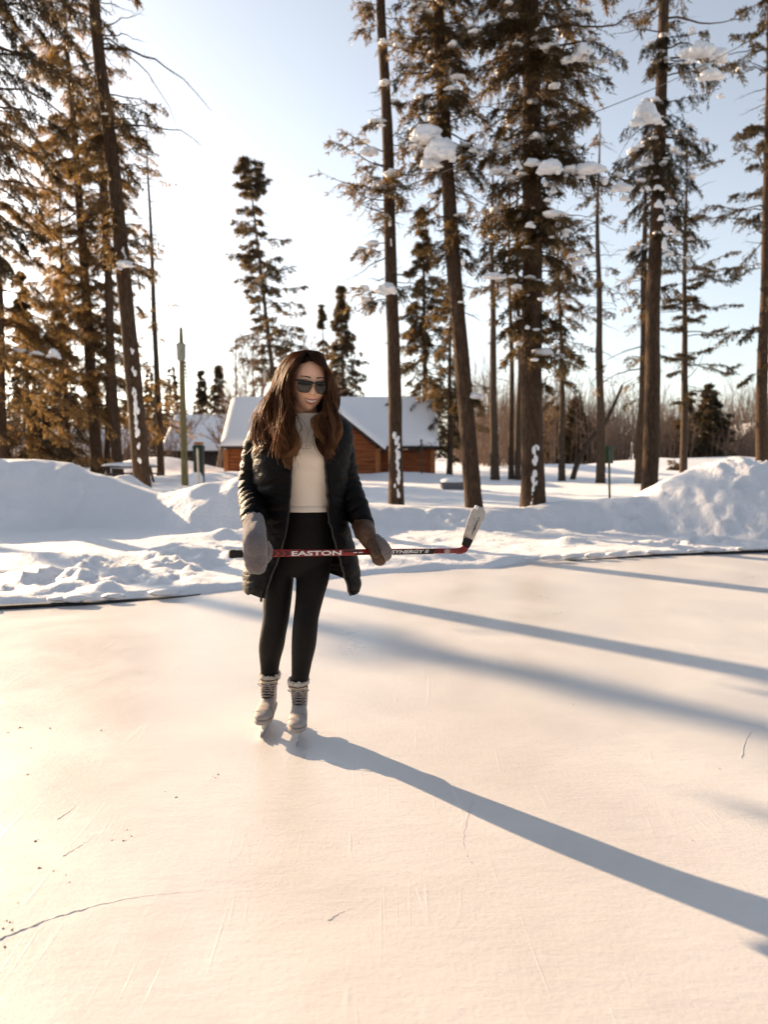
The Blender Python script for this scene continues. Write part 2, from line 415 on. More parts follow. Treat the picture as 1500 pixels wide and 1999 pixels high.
mb = MB()
for q, (px, py, s) in enumerate(((68, 1642, 9), (75, 1694, 9), (18, 1800, 7), (22, 1815, 8), (8, 1848, 9), (38, 1420, 7), (97, 1422, 5), (197, 1426, 5), (53, 1512, 6), (240, 1641, 7), (218, 1640, 5), (256, 1632, 5), (248, 1620, 4), (135, 1722, 5), (128, 1708, 4), (425, 1512, 5), (420, 1518, 4), (343, 1556, 6), (322, 1545, 3), (1120, 1375, 4), (1405, 1500, 4), (1352, 1640, 4), (12, 1797, 6), (35, 1762, 4), (5, 1812, 8), (103, 1700, 5), (60, 1460, 4), (15, 1430, 4), (700, 1645, 3))):
    for k in range(3):
        p = on_ground(px + rg.uniform(-6, 6) * (k > 0), py + rg.uniform(-3, 3) * (k > 0)); s_ = s / 1450 * p[1] * .33 * (1 if k == 0 else .45)
        mb.add(*blob(p + [0, 0, s_ * .25], (s_, s_, s_ * .5), .4, 2, q * 3 + k, ICO2))
M['crumb'] = simple('dirty_ice_crumb', (.42, .30, .20), (.6, .47, .36), 60, .7)
tagset(mb.build('ice_crumbs', M['crumb']), kind='stuff')

# dark rink edging (two visible runs of one low board)
M['edging'] = simple('black_edging', (.012, .011, .011), (.03, .027, .026), 15, .7, .3)
def edging(name, x0, x1, tp, label):
    xs = np.linspace(x0, x1, 60); y = edge_y(xs)
    rt = empty(name, (x0, y[0], 0), label, 'rink edging', 'black edging along the rink')
    mb = MB(); V = []
    for dy, z in ((-.02, .001), (-.02, .022), (-.01, .03), (.05, .03), (.05, .001)):
        V.append(np.stack([xs, y + dy + .012 * fbm(xs * 2, dy, 0, 2, 7), np.full_like(xs, z) * (1 - .97 * sstep(*tp, xs)) + (.006 * fbm(xs * 1.5, 2, 0, 3, 8) if z > .01 else 0)], -1))
    V = np.array(V); i = np.arange(V.shape[0] * 60).reshape(-1, 60)
    mb.add(V.reshape(-1, 3), np.stack([i[:-1, :-1], i[:-1, 1:], i[1:, 1:], i[1:, :-1]], -1).reshape(-1, 4))
    mb.build('edging_strip', M['edging'], rt)
    mb = MB(); q = np.random.default_rng(int(abs(x0) * 10))
    for _ in range(46):
        x = q.uniform(x0, x1); s = q.uniform(.03, .09)
        mb.add(*blob((x, edge_y(x) + q.uniform(.0, .06), .055), (s * 1.6, s * .7, s * .4), .4, 2, _, ICO2))
    tagset(mb.build('snow_crumbs', M['snow'], rt), kind='stuff')
edging('rink_edging', -9.0, -1.7, (-3.0, -1.7), 'long black edging strip at the rink edge left of the skater')
edging('rink_edging', 1.7, 9.0, (4.6, 1.7), 'thin black edging strip at the rink edge below the right snow bank')

# ------------------------------------------------------------------ trees
def rot_frame(az): return np.stack([np.cos(az), np.sin(az), np.zeros_like(az)], -1)
def make_branches(start, az, L, e0, dr, rng, K=9, up=.12):
    t = np.linspace(0, 1, K)[None, :]
    h = rot_frame(az); B = len(az)
    wob = np.cumsum(rng.normal(0, .022, (B, K, 3)), 1) * L[:, None, None]; wob[:, 0] = 0
    hz = L[:, None] * t * (1 - .06 * t)
    vz = L[:, None] * (e0[:, None] * t - dr[:, None] * t ** 2 + up * t ** 3)
    side = np.stack([-h[:, 1], h[:, 0], h[:, 2]], -1); cv = rng.normal(0, .10, B)[:, None] * L[:, None] * t ** 2
    return start[:, None] + h[:, None] * hz[..., None] + side[:, None] * cv[..., None] + np.array([0, 0, 1.]) * vz[..., None] + wob
def sample(path, t):
    """path (B,K,3), t (B,n) -> points and tangents"""
    K = path.shape[1]; f = np.clip(t, 0, .9999) * (K - 1); i = f.astype(int); u = (f - i)[..., None]
    b = np.arange(len(path))[:, None]
    a, c = path[b, i], path[b, i + 1]
    return a * (1 - u) + c * u, nrm(c - a)
def blades(mb, base, d, ln, wd, rng):
    n = len(base); s = nrm(np.cross(d, rng.normal(0, 1, (n, 3))))
    mid = base + d * (ln * .45)[:, None]; tip = base + d * ln[:, None]
    V = np.stack([base, mid + s * (wd * .5)[:, None], tip, mid - s * (wd * .5)[:, None]], 1).reshape(-1, 3)
    mb.add(V, np.arange(n * 4).reshape(n, 4))

def tree(name, base, top, H, r0, zones, label, group, seed, bark='bark', needle='needle', blade=(.088, .0145), dens=105, explicit=(), tip_r=.012, twig_l=1.3, cat='tree', nseg=12, dust=0, cone=False, bend=.05, hang=.45, taper=.8):
    """base: point on the ground, top: a point the trunk passes through; H height; zones: (z0,z1,Lleft,Lright,n,foliage share,e0,droop)"""
    rng = np.random.default_rng(seed)
    base = np.asarray(base, float); ax = np.asarray(top, float) - base; ax = ax / ax[2]
    rt = empty(name, base, label, cat, group)
    K = 46; zz = np.concatenate([[-.4, 0, .12, .3, .6], np.linspace(1, H, K - 5)])
    wig = np.stack([fbm(zz * .22, seed, 0, 2, seed), fbm(zz * .22, seed + 9.5, 0, 2, seed + 1), 0 * zz], -1) * bend * 2
    trunk = base + ax * zz[:, None] + wig * np.clip(zz, 0, 3)[:, None] / 3
    rad = r0 * np.maximum(1 - zz / H, 0) ** taper + tip_r * .6; rad = rad * (1 + .16 * np.exp(-np.maximum(zz, 0) / .25) * (zz < 1.5))
    V, F = tubes(trunk[None], rad[None], nseg, np.array([[1., 0, 0]]))
    V = V.reshape(K, nseg, 3); V = V + (V - trunk[:, None]) * (.10 * fbm(np.arange(nseg)[None, :] * 1.3, zz[:, None] * 1.7, 0, 2, seed))[..., None]
    mb = MB(); mb.add(V.reshape(-1, 3), F); mb.build('trunk', M[bark], rt)
    def at_z(z): return np.stack([np.interp(z, zz, trunk[:, k]) for k in range(3)], -1)
    wood, fol = MB(), MB()
    sets = []
    for (z0, z1, Ll, Lr, n, share, e0, dr) in zones:
        if n < 1: continue
        z = np.sort(rng.uniform(z0, z1, n)); az = rng.uniform(0, 2 * np.pi, n)
        L = np.where(np.cos(az) > 0, Lr, Ll) * rng.uniform(.45, 1.4, n) * (.75 + .25 * np.abs(np.cos(az)))
        if cone: L = L * np.clip(2.0 - 1.95 * z / H, .12, 1.5)
        sets.append((at_z(z), az, L, e0 + rng.normal(0, .12, n), dr * rng.uniform(.6, 1.4, n), (rng.random(n) < share)))
    for (z, tip, e0, f) in explicit:             # a bough that ends at a given point
        s = at_z(np.array([z])); dv = np.asarray(tip, float) - s[0]; L = np.hypot(dv[0], dv[1])
        sets.append((s, np.array([math.atan2(dv[1], dv[0])]), np.array([L / .94]), np.array([e0]), np.array([e0 + .12 - dv[2] / L * .94]), np.array([bool(f)])))
    if sets:
        st = np.concatenate([a[0] for a in sets]); az, L, e0, dr = [np.concatenate([a[k] for a in sets]) for k in (1, 2, 3, 4)]; fo = np.concatenate([a[5] for a in sets])
        br = make_branches(st, az, L, e0, dr, rng)
        t9 = np.linspace(0, 1, 9)
        wood.add(*tubes(br, (.006 + .011 * np.minimum(L, 2.2))[:, None] * (1 - .85 * t9) * (r0 / .2) ** .35, 5))
        # twigs
        for flag, per in ((True, 18), (False, 5)):
            b = br[fo == flag]; l = L[fo == flag]
            if not len(b): continue
            nt = int(np.clip(per * np.median(l), 4, 40)); B = len(b)
            t = np.sort(1 - (1 - (.24 if flag else .1)) * rng.uniform(0, 1, (B, nt)) ** 1.15, 1)
            p, tg = sample(b, t)
            sd = nrm(np.cross(tg, [0, 0, 1.])) * np.where(rng.random((B, nt, 1)) < .5, 1, -1)
            hg = hang * rng.uniform(.2, 1.5, (B, nt, 1)) if flag else rng.normal(0, .25, (B, nt, 1))
            d = nrm(tg * rng.uniform(.35, .9, (B, nt, 1)) + sd * rng.uniform(.3, 1, (B, nt, 1)) - np.array([0, 0, 1.]) * hg)
            tl = twig_l * (.12 + .24 * np.minimum(l, 2.0)[:, None] * (1.05 - t)) * rng.uniform(.6, 1.3, (B, nt)) * (1 if flag else .9)
            u = np.linspace(0, 1, 4)
            tw = p[:, :, None] + d[:, :, None] * (tl[..., None] * u)[..., None] - np.array([0, 0, 1.]) * (.22 * tl[..., None] * u ** 2 * (hang * 2.2 if flag else .3))[..., None]
            tw = tw + rng.normal(0, .012, tw.shape) * u[None, None, :, None]
            tw = tw.reshape(-1, 4, 3); tl = tl.reshape(-1)
            wood.add(*tubes(tw, np.full(len(tw), .0042)[:, None] * (1 - .7 * u) * (1 if r0 < .3 else 1.2), 3))
            if flag:
                nb = int(np.clip(dens * np.mean(tl), 5, 40))
                tt = rng.uniform(.0, 1, (len(tw), nb)); q, g = sample(tw, tt)
                rd = nrm(rng.normal(0, 1, q.shape)); dd = nrm(g * rng.uniform(.5, 1.2, q.shape[:2])[..., None] + rd * .75 - np.array([0, 0, .15]))
                n = q.shape[0] * nb
                blades(fol, q.reshape(-1, 3), dd.reshape(-1, 3), blade[0] * rng.uniform(.6, 1.35, n), blade[1] * rng.uniform(.7, 1.3, n), rng)
                nm = int(dens * .35 * np.mean(l)) + 3
                tt = rng.uniform(.3, 1, (B, nm)); q, g = sample(b, tt); rd = nrm(rng.normal(0, 1, q.shape)); dd = nrm(g * .8 + rd * .8)
                n = B * nm; blades(fol, q.reshape(-1, 3), dd.reshape(-1, 3), blade[0] * rng.uniform(.6, 1.3, n), blade[1] * rng.uniform(.7, 1.3, n), rng)
        if dust:                                  # fine snow lying on the boughs
            bf = br[fo]; bf = bf[(bf[:, 0, 2] < base[2] + 10.5)]; sm = MB()
            for q in range(dust):
                p, _ = sample(bf[rng.integers(len(bf))][None], rng.uniform(.35, .98, (1, 1))); s = rng.uniform(.025, .085) * (1 if rng.random() < .75 else 1.5)
                sm.add(*blob(p[0, 0] + [0, 0, s * .35], (s * rng.uniform(.8, 1.7), s * rng.uniform(.8, 1.4), s * .6), .55, 2.3, q + seed, ICO2, .3))
            tagset(sm.build('snow_dusting', M['snow_tree'], rt), kind='stuff')
    if wood.n: wood.build('branches', M['twig'], rt)
    if fol.n: fol.build('crown', M[needle], rt, smooth=False)
    return rt

def snow_clumps(rt, Y, items, seed=0, name='snow_clump'):
    """snow resting on boughs: (px, py, w px, h px[, dY])"""
    for q, it in enumerate(items):
        px, py, w, h = it[:4]; y = Y + (it[4] if len(it) > 4 else -.55)
        mb = MB(); k = 1 / pxm(y); rg = np.random.default_rng(seed * 97 + q)
        if w > 12:
            core = .8 if w > 26 else .6
            mb.add(*blob(P(px, py, y), (w * .5 * core * 1.2 * k, w * .4 * core * k, h * .66 * core * k), .5, 2.1, seed * 31 + q, ICO3, .4))
            for j in range(int(7 + w / 3.5)):
                a = rg.uniform(-1, 1); s = rg.uniform(.08, .22)
                mb.add(*blob(P(px + a * w * .45, py + h * (.36 * a * a - .12) + rg.normal(0, h * .10), y + rg.uniform(-.16, .10)), (w * s * rg.uniform(.7, 1.3) * k, w * s * .8 * k, h * s * rg.uniform(.6, 1.15) * k), .4, 2.2, q * 7 + j + seed, ICO2, .3))
        else: mb.add(*blob(P(px, py, y), (w * .5 * k, w * .42 * k, h * .5 * k), .6, 2.3, seed * 31 + q, ICO2, .35))
        mb.build(name, M['snow_tree'], rt)
def snow_streak(rt, Y, line, w, seed):
    """snow plastered on the near side of a trunk along photo points"""
    mb = MB(); k = 1 / pxm(Y); rg = np.random.default_rng(seed); line = np.array(line, float)
    n = int(abs(line[-1, 1] - line[0, 1]) / (w * .40)) + 2
    for j in range(n):
        t = j / (n - 1); px = np.interp(t, np.linspace(0, 1, len(line)), line[:, 0]); py = np.interp(t, np.linspace(0, 1, len(line)), line[:, 1])
        s = w * rg.uniform(.14, .40)
        mb.add(*blob(P(px + rg.normal(0, w * .16), py, Y), (s * k, s * .5 * k, s * 2.0 * k), .25, 2.2, seed + j, ICO2))
    mb.build('snow_streak', M['snow_tree'], rt)

def zof(Y, px, py): return P(px, py, Y)[2]
def T(name, bpx, bpy, Y, tpx, tpy, wpx, H, zones, label, group, seed, snow=(), streaks=(), explicit=(), thick=.88, **kw):
    """trunk from base pixel (bpx at ground level) through (tpx, tpy); zones in photo rows and pixels"""
    b = P(bpx, bpy, Y); b[2] = float(hsnow(b[0], Y)) - .05
    top = P(tpx, tpy, Y); s = pxm(Y)
    if H is None: H = top[2] - b[2]
    zs = []
    for (y0, y1, l, r, n, sh, *ed) in zones:
        n = int(n * (1.0 if y1 < 0 else thick))
        e0, dr = ed if ed else (.10, .45)
        zs.append((zof(Y, bpx, y1) - b[2], min(zof(Y, bpx, y0) - b[2], H * .985), l / s, r / s, n, sh, e0, dr))
    ex = [(zof(Y, bpx, yt) - b[2], P(tx, ty, Y + dy), e0, f) for (yt, tx, ty, dy, e0, f) in explicit]
    rt = tree(name, b, top, H, wpx / s / 2, zs, label, group, seed, explicit=ex, **kw)
    if snow: snow_clumps(rt, Y, snow, seed)
    for q, (line, w) in enumerate(streaks): snow_streak(rt, Y - wpx / s / 2 * .95, line, w, seed * 5 + q)
    return rt
SP = 'spruces round the rink'
# --- the four big spruces right of the skater
T('spruce_tree', 774, 1002, 13.2, 747, 0, 27, 17,
  [(-700, -60, 85, 85, 46, .85), (-20, 55, 50, 50, 8, .9, .1, .15), (60, 235, 22, 20, 8, .2), (240, 430, 80, 75, 22, .8, .16, .28), (400, 600, 75, 60, 26, .12, .0, .25), (560, 760, 26, 22, 10, .0), (540, 600, 50, 30, 3, .7)],
  'slender spruce with bare lower trunk just right of the skater, in front of the cabin', SP, 11, dust=45,
  explicit=[(330, 640, 285, .1, .25, 1), (375, 622, 338, -.2, .2, 1), (350, 690, 330, .4, .2, 1), (300, 660, 262, -.3, .3, 1), (395, 665, 365, .3, .2, 1), (420, 650, 380, 0, .2, 0), (575, 700, 560, -.2, .2, 1)],
  streaks=[([(776, 850), (777, 1000)], 11), ([(761, 425), (762, 440)], 5), ([(763, 468), (764, 480)], 4)],
  snow=[(755, 566, 38, 26, -.3), (722, 297, 34, 20, -.2), (686, 298, 16, 12, -.2), (745, 245, 18, 9)])
T('spruce_tree', 926, 1008, 13.0, 858, 0, 32, 18,
  [(-700, -40, 160, 150, 50, .9), (-40, 140, 95, 85, 42, .95, .1, .4), (140, 330, 95, 80, 40, .92, .08, .42), (330, 480, 80, 75, 26, .5, .0, .35), (480, 640, 55, 50, 22, .35, .0, .3), (640, 780, 30, 30, 10, .15)],
  'thick leaning spruce holding two big snow lumps, behind the stick blade', SP, 12, dust=110, thick=1.3,
  explicit=[(90, 775, 75, -.2, .2, 1), (110, 800, 130, -.3, .2, 1), (275, 800, 275, -.5, .15, 1), (300, 820, 300, -.6, .15, 1), (320, 960, 300, -.5, .15, 1), (260, 990, 320, -.4, .1, 1)],
  snow=[(832, 266, 58, 34, -.7), (862, 297, 56, 46, -.8), (810, 285, 26, 18, -.6), (840, 320, 40, 20, -.7), (925, 295, 20, 12, -.5), (945, 300, 24, 18, -.5), (985, 292, 30, 30, -.4), (975, 335, 36, 18, -.5), (1000, 350, 30, 14, -.5), (895, 150, 30, 8), (905, 512, 8, 14), (900, 590, 14, 6), (880, 172, 22, 10)])
T('spruce_tree', 1042, 1010, 12.8, 1033, 0, 44, 20,
  [(-700, -40, 180, 180, 60, .9), (-40, 130, 130, 130, 52, .95, .12, .45), (130, 330, 110, 125, 44, .92, .1, .45), (330, 560, 90, 110, 46, .9, .05, .5), (540, 700, 70, 75, 24, .75, .0, .5), (680, 800, 34, 32, 8, .2)],
  'thickest spruce, with a broken streak of snow up the foot of its trunk', SP, 13, dust=190, thick=1.3,
  explicit=[(60, 1235, 45, .2, .2, 1), (100, 1225, 120, -.4, .3, 1), (110, 1150, 110, -.6, .25, 1), (130, 1180, 165, -.2, .3, 1), (310, 1150, 340, -.6, .12, 1), (320, 1225, 360, -.4, .15, 1), (330, 1200, 385, .1, .1, 1), (300, 1100, 340, -.7, .1, 1), (420, 1140, 480, -.5, .1, 1), (450, 1170, 540, -.2, .0, 1)],
  streaks=[([(1047, 870), (1043, 905)], 11), ([(1046, 925), (1042, 985)], 13)],
  snow=[(1137, 106, 36, 34, -.7), (1108, 118, 22, 22, -.6), (1160, 120, 18, 18, -.6), (1180, 118, 20, 18, -.4), (1065, 92, 24, 20), (1085, 88, 16, 14), (1075, 328, 46, 30, -.8), (1040, 318, 30, 18, -.6), (1012, 322, 14, 22, -.5), (1155, 330, 56, 24, -.7), (1108, 348, 20, 22, -.6), (1135, 345, 18, 14, -.6), (1215, 368, 40, 16, -.5), (1066, 360, 10, 14), (1082, 372, 14, 24), (1070, 391, 16, 12), (1036, 440, 20, 18), (1105, 460, 14, 12), (1090, 440, 12, 12), (1140, 490, 24, 18, -.5), (1115, 500, 18, 12), (1132, 515, 26, 14, -.5), (1000, 540, 18, 10), (965, 540, 38, 14, -.5), (1010, 560, 22, 14), (985, 565, 16, 10), (1030, 640, 10, 10), (1056, 585, 12, 8), (1220, 388, 20, 16, -.4), (1068, 553, 14, 10), (1182, 355, 12, 22, -.5)])
T('spruce_tree', 1268, 980, 17.0, 1297, 0, 31, 21,
  [(-500, -30, 150, 140, 40, .85), (-20, 60, 60, 60, 8, .5), (70, 220, 30, 130, 16, .95, .15, .5), (215, 330, 78, 85, 34, .95, .1, .75), (320, 420, 55, 65, 24, .95, .05, .6), (420, 500, 40, 75, 14, .8, .0, .4), (500, 760, 45, 45, 12, .1)],
  'straight tall spruce with drooping snow laden boughs, beside the right snow bank', SP, 14, dust=130, hang=.8, needle='needle_dark',
  explicit=[(85, 1375, 75, -.3, .2, 1), (95, 1420, 120, -.5, .15, 1), (110, 1440, 130, .2, .2, 1), (130, 1410, 175, -.5, .2, 1), (150, 1400, 165, -.2, .2, 1), (60, 1200, 65, .2, .1, 0), (35, 1450, 25, .3, .1, 0), (240, 1215, 240, -.6, .2, 1), (250, 1340, 270, -.5, .3, 1), (270, 1370, 300, -.3, .3, 1), (460, 1380, 465, -.3, .05, 1)],
  snow=[(1262, 226, 48, 46, -.9), (1245, 240, 28, 18, -.9), (1290, 240, 18, 10, -.9), (1372, 100, 48, 34, -.7), (1345, 105, 34, 20, -.6), (1405, 108, 32, 22, -.6), (1350, 120, 18, 14, -.7), (1390, 148, 46, 18, -.7), (1352, 58, 14, 14), (1408, 188, 16, 14), (1262, 368, 18, 14, -.8), (1286, 366, 18, 12, -.8), (1287, 400, 18, 22, -.8), (1310, 395, 22, 14, -.7), (1292, 426, 14, 16, -.8), (1306, 445, 24, 18, -.7), (1322, 455, 18, 12), (1350, 465, 14, 10), (1250, 285, 20, 8, -.8), (1298, 478, 10, 24, -.7)],
  streaks=[([(1276, 945), (1277, 962)], 8)])
# --- thinner trees behind them
BK = 'tall thin conifers standing behind the big spruces'
T('spruce_tree', 967, 938, 29, 962, 380, 17, 13, [(330, 620, 45, 45, 34, .6), (620, 800, 20, 40, 8, .15)], 'straight bare trunk standing left of the thickest spruce', BK, 21, bark='bark_grey', blade=(.12, .03), dens=45)
T('spruce_tree', 999, 939, 29.5, 996, 380, 11, 13, [(330, 600, 30, 30, 18, .5), (600, 700, 20, 20, 6, .5)], 'left trunk of a close pair beside the thickest spruce', BK, 22, bark='bark_grey', blade=(.12, .03), dens=45, nseg=8)
T('spruce_tree', 1012, 940, 29.2, 1012, 380, 12, 14, [(330, 600, 30, 40, 18, .5)], 'right trunk of a close pair beside the thickest spruce', BK, 23, bark='bark_grey', blade=(.12, .03), dens=45, nseg=8)
T('spruce_tree', 1098, 942, 28.5, 1092, 400, 13, None, [(405, 560, 50, 50, 40, .7, .1, .3), (540, 700, 52, 52, 50, .95, .0, .45), (680, 790, 50, 45, 22, .6, .0, .5)], 'slim spruce with a feathery low crown, left of the green sign', BK, 24, bark='bark_grey', blade=(.12, .028), dens=50, nseg=8)
T('spruce_tree', 1173, 945, 27, 1171, 230, 17, None, [(235, 420, 40, 40, 22, .25), (420, 620, 55, 55, 40, .45, .0, .2), (600, 760, 50, 45, 14, .15)], 'straight grey trunk directly behind the green sign', BK, 25, bark='bark_grey', blade=(.12, .028), dens=40, nseg=10)
T('spruce_tree', 1251, 948, 26, 1262, 300, 22, 12, [(450, 640, 60, 20, 24, .8, .1, .35), (600, 780, 75, 20, 34, .9, .1, .45)], 'amber boughed spruce half hidden behind the straight tall spruce', BK, 26, needle='needle_amber', blade=(.12, .028), dens=50)
T('pine_tree', 1335, 930, 33, 1340, 270, 15, None, [(280, 520, 50, 55, 40, .25, .25, .1), (520, 720, 60, 95, 46, .85, .0, .12), (700, 790, 40, 60, 12, .4, .0, .2)], 'thin pine with flat level boughs behind the right snow bank', BK, 27, bark='bark_grey', blade=(.13, .03), dens=50, hang=.15, needle='needle_dark', explicit=[(740, 1400, 640, 0, .3, 0)])
T('spruce_tree', 1489, 915, 30, 1502, 60, 23, 21, [(-200, 60, 60, 60, 20, .8), (60, 330, 75, 70, 44, .85, .15, .25), (330, 660, 105, 90, 50, .75, .15, .22), (640, 740, 80, 40, 12, .6)], 'spruce cut by the right edge of the photo above the snow bank', BK, 28, needle='needle_dark', blade=(.13, .03), dens=50)
T('spruce_tree', 838, 905, 36, 825, 395, 13, None, [(400, 520, 35, 35, 50, .95, .0, .35), (520, 700, 62, 62, 80, .95, -.05, .35), (700, 880, 78, 78, 80, .95, -.1, .35)], 'full cone shaped spruce with amber top between the two leaning trunks', BK, 29, cone=True, needle='needle', blade=(.16, .04), dens=45)
T('spruce_tree', 878, 905, 33, 884, 560, 12, None, [(570, 900, 60, 40, 90, .95, -.1, .3)], 'low dark spruce behind the right end of the cabin', BK, 30, cone=True, needle='needle', blade=(.16, .04), dens=45)
# --- left group
LG = 'trees crowding the left of the rink'
T('spruce_tree', 280, 972, 15.0, 187, 0, 33, 19,
  [(-600, -40, 170, 150, 46, .7), (-30, 270, 130, 85, 40, .45, .05, .25), (230, 330, 60, 75, 18, .85, .1, .3), (330, 540, 70, 70, 34, .45, .1, .2), (540, 900, 70, 30, 16, .0, .1, .3)],
  'big leaning spruce with a snow streak on its bare trunk, left of the skater', LG, 31, needle='needle',
  explicit=[(95, 405, 200, -.2, .35, 0), (75, 340, 268, .3, .1, 0), (240, 380, 300, -.2, .12, 0), (235, 300, 245, -.3, .1, 1), (60, 285, 30, .2, .35, 0), (80, 285, 82, -.3, .2, 0), (500, 215, 510, -.5, .1, 1), (520, 280, 530, -.5, .0, 1), (760, 185, 735, -.3, .3, 0)],
  snow=[(243, 517, 30, 16, -.5), (230, 525, 16, 8, -.5), (205, 222, 14, 5)],
  streaks=[([(263, 760), (265, 800), (269, 848)], 10), ([(259, 718), (261, 728)], 9), ([(257, 682), (258, 690)], 8), ([(271, 868), (272, 876)], 6), ([(272, 897), (273, 900)], 7), ([(240, 485), (243, 502)], 6)])
T('spruce_tree', -70, 960, 13.4, -120, 0, 36, 19,
  [(-700, -30, 260, 300, 60, .9), (-60, 220, 200, 300, 60, .9, .1, .55), (150, 460, 150, 200, 40, .55, .05, .4), (400, 700, 100, 150, 20, .3)],
  'spruce past the left edge whose dark boughs hang into the top left corner', LG, 32, needle='needle_dark',
  explicit=[(-40, 150, 130, -.3, .2, 1), (-20, 210, 60, .3, .2, 1), (40, 110, 190, -.5, .1, 1), (90, 95, 280, .2, .1, 0), (160, 110, 330, -.3, .1, 0), (240, 75, 420, .3, .0, 0), (320, 110, 480, 0, .0, 0), (350, 60, 450, .4, .0, 1)])
T('spruce_tree', -528, 950, 24.05, -528, 0, 26, 19, [(-150, 440, 27, 27, 140, .95), (440, 600, 16, 16, 10, .3)], 'spruce far beyond the left edge of the photo, outermost of the left trees', LG, 33, needle='needle_dark')
T('larch_tree', 190, 935, 32, 128, 0, 24, 23, [(-200, 80, 70, 70, 40, .8), (80, 330, 75, 75, 60, .85, .1, .4), (330, 620, 90, 90, 70, .85, .0, .35), (600, 800, 100, 80, 46, .8, -.05, .35)], 'amber foliaged conifer with the thickest trunk of the three left of the leaning spruce', LG, 34, thick=.88, needle='needle_amber', blade=(.125, .024), dens=68, twig_l=1.6)
T('larch_tree', 209, 938, 33, 205, 300, 12, 19, [(120, 520, 60, 60, 50, .9), (520, 760, 60, 60, 40, .85)], 'thin pale trunk, middle of the three left of the leaning spruce', LG, 35, thick=.88, needle='needle_amber', blade=(.125, .024), dens=68, twig_l=1.6, nseg=8)
T('larch_tree', 232, 945, 31, 185, 100, 21, 20, [(200, 450, 50, 60, 50, .85), (450, 800, 75, 65, 60, .8)], 'amber conifer rightmost of the three trunks left of the leaning spruce', LG, 36, thick=.88, needle='needle_amber', blade=(.125, .024), dens=68, twig_l=1.6)
T('larch_tree', 314, 945, 33, 287, 240, 14, None, [(260, 560, 38, 38, 60, .18, .05, .2), (560, 720, 45, 40, 30, .3, .0, .2), (700, 860, 40, 60, 40, .75, .0, .35)], 'slender nearly bare larch between the leaning spruce and the utility pole', LG, 37, needle='needle_amber', blade=(.12, .022), dens=34, nseg=8)
T('larch_tree', 6, 905, 29, -10, 300, 16, 15, [(200, 620, 100, 110, 60, .8), (600, 860, 130, 190, 60, .9, .0, .35)], 'amber conifer whose trunk stands at the left edge behind the snow bank', LG, 38, thick=.88, needle='needle_amber', blade=(.125, .024), dens=68, twig_l=1.6, explicit=[(690, 112, 700, -.6, .08, 1)], snow=[(40, 685, 34, 9, -.4), (70, 690, 26, 11, -.5), (105, 692, 26, 24, -.6)])
T('larch_tree', 136, 920, 34, 110, 300, 10, 16, [(150, 560, 70, 70, 60, .85), (540, 830, 80, 90, 60, .9)], 'thin amber conifer standing behind the crest of the left snow bank', LG, 39, thick=.88, needle='needle_amber', blade=(.125, .024), dens=68, twig_l=1.6, nseg=8)
T('spruce_tree', 62, 905, 32, 40, 520, 12, None, [(525, 700, 45, 45, 70, .95, .0, .35), (690, 890, 80, 80, 80, .95, -.1, .35)], 'dark cone shaped spruce deep behind the left snow bank', LG, 40, cone=True, needle='needle_dark', blade=(.15, .04), dens=50)
T('spruce_tree', 120, 905, 36, 112, 600, 11, None, [(605, 890, 70, 70, 110, .95, -.05, .35)], 'short dark spruce behind the thin amber conifer', LG, 41, cone=True, needle='needle_dark', blade=(.16, .045), dens=45)
# --- distant single trees
DT = 'trees far behind the cabin'
T('spruce_tree', 552, 800, 45, 484, 300, 12, None, [(302, 380, 26, 30, 46, .95, .15, .25), (380, 520, 46, 52, 40, .85, .1, .25), (500, 680, 60, 75, 60, .75, .05, .25), (640, 800, 60, 90, 40, .8, .0, .25)], 'ragged leaning spruce with a tufted top above the skater', DT, 51, thick=.8, needle='needle_far', blade=(.22, .06), dens=32, nseg=8, bark='bark_grey')
T('spruce_tree', 672, 860, 50, 665, 553, 10, None, [(556, 640, 40, 40, 60, .95, .0, .25), (640, 780, 52, 52, 80, .95, -.05, .3), (760, 830, 50, 50, 30, .95, -.05, .3)], 'narrow pointed spruce rising behind the cabin ridge right of the skater', DT, 52, cone=True, thick=1.0, needle='needle_far', blade=(.22, .07), dens=34, nseg=8)
T('spruce_tree', 634, 860, 52, 628, 590, 8, None, [(595, 700, 18, 18, 26, .95), (690, 830, 36, 36, 46, .95)], 'small spruce just left of the narrow pointed spruce', DT, 53, cone=True, thick=1.0, needle='needle_far', blade=(.22, .07), dens=32, nseg=8)
for q, (px, tp, Y, w, needle, label) in enumerate(((396, 722, 60, 18, 'needle_dark', 'small pointed spruce right of the utility pole'), (428, 712, 58, 22, 'needle_dark', 'dark spruce over the left end of the cabin roof'), (1130, 770, 62, 40, 'needle_dark', 'bushy dark conifer in the brush left of the green sign'), (1388, 748, 60, 40, 'needle_dark', 'pointed dark conifer in the brush above the right snow bank'), (1345, 772, 64, 34, 'needle', 'low conifer left of the pointed dark conifer in the brush'), (1090, 790, 66, 36, 'needle', 'low conifer behind the slim feathery spruce'), (1050, 800, 70, 40, 'needle_dark', 'low conifer behind the foot of the thickest spruce'))):
    T('spruce_tree', px, 890, Y, px - 2, tp, 7, None, [(tp + 3, tp + 50, w * .8, w * .8, 40, .97, .0, .25), (tp + 40, 890, w * .95, w * .95, 90, .97, -.05, .3)], label, 'small conifers in the far brush', 60 + q, cone=True, needle=needle, blade=(.26, .08), dens=30, nseg=6)

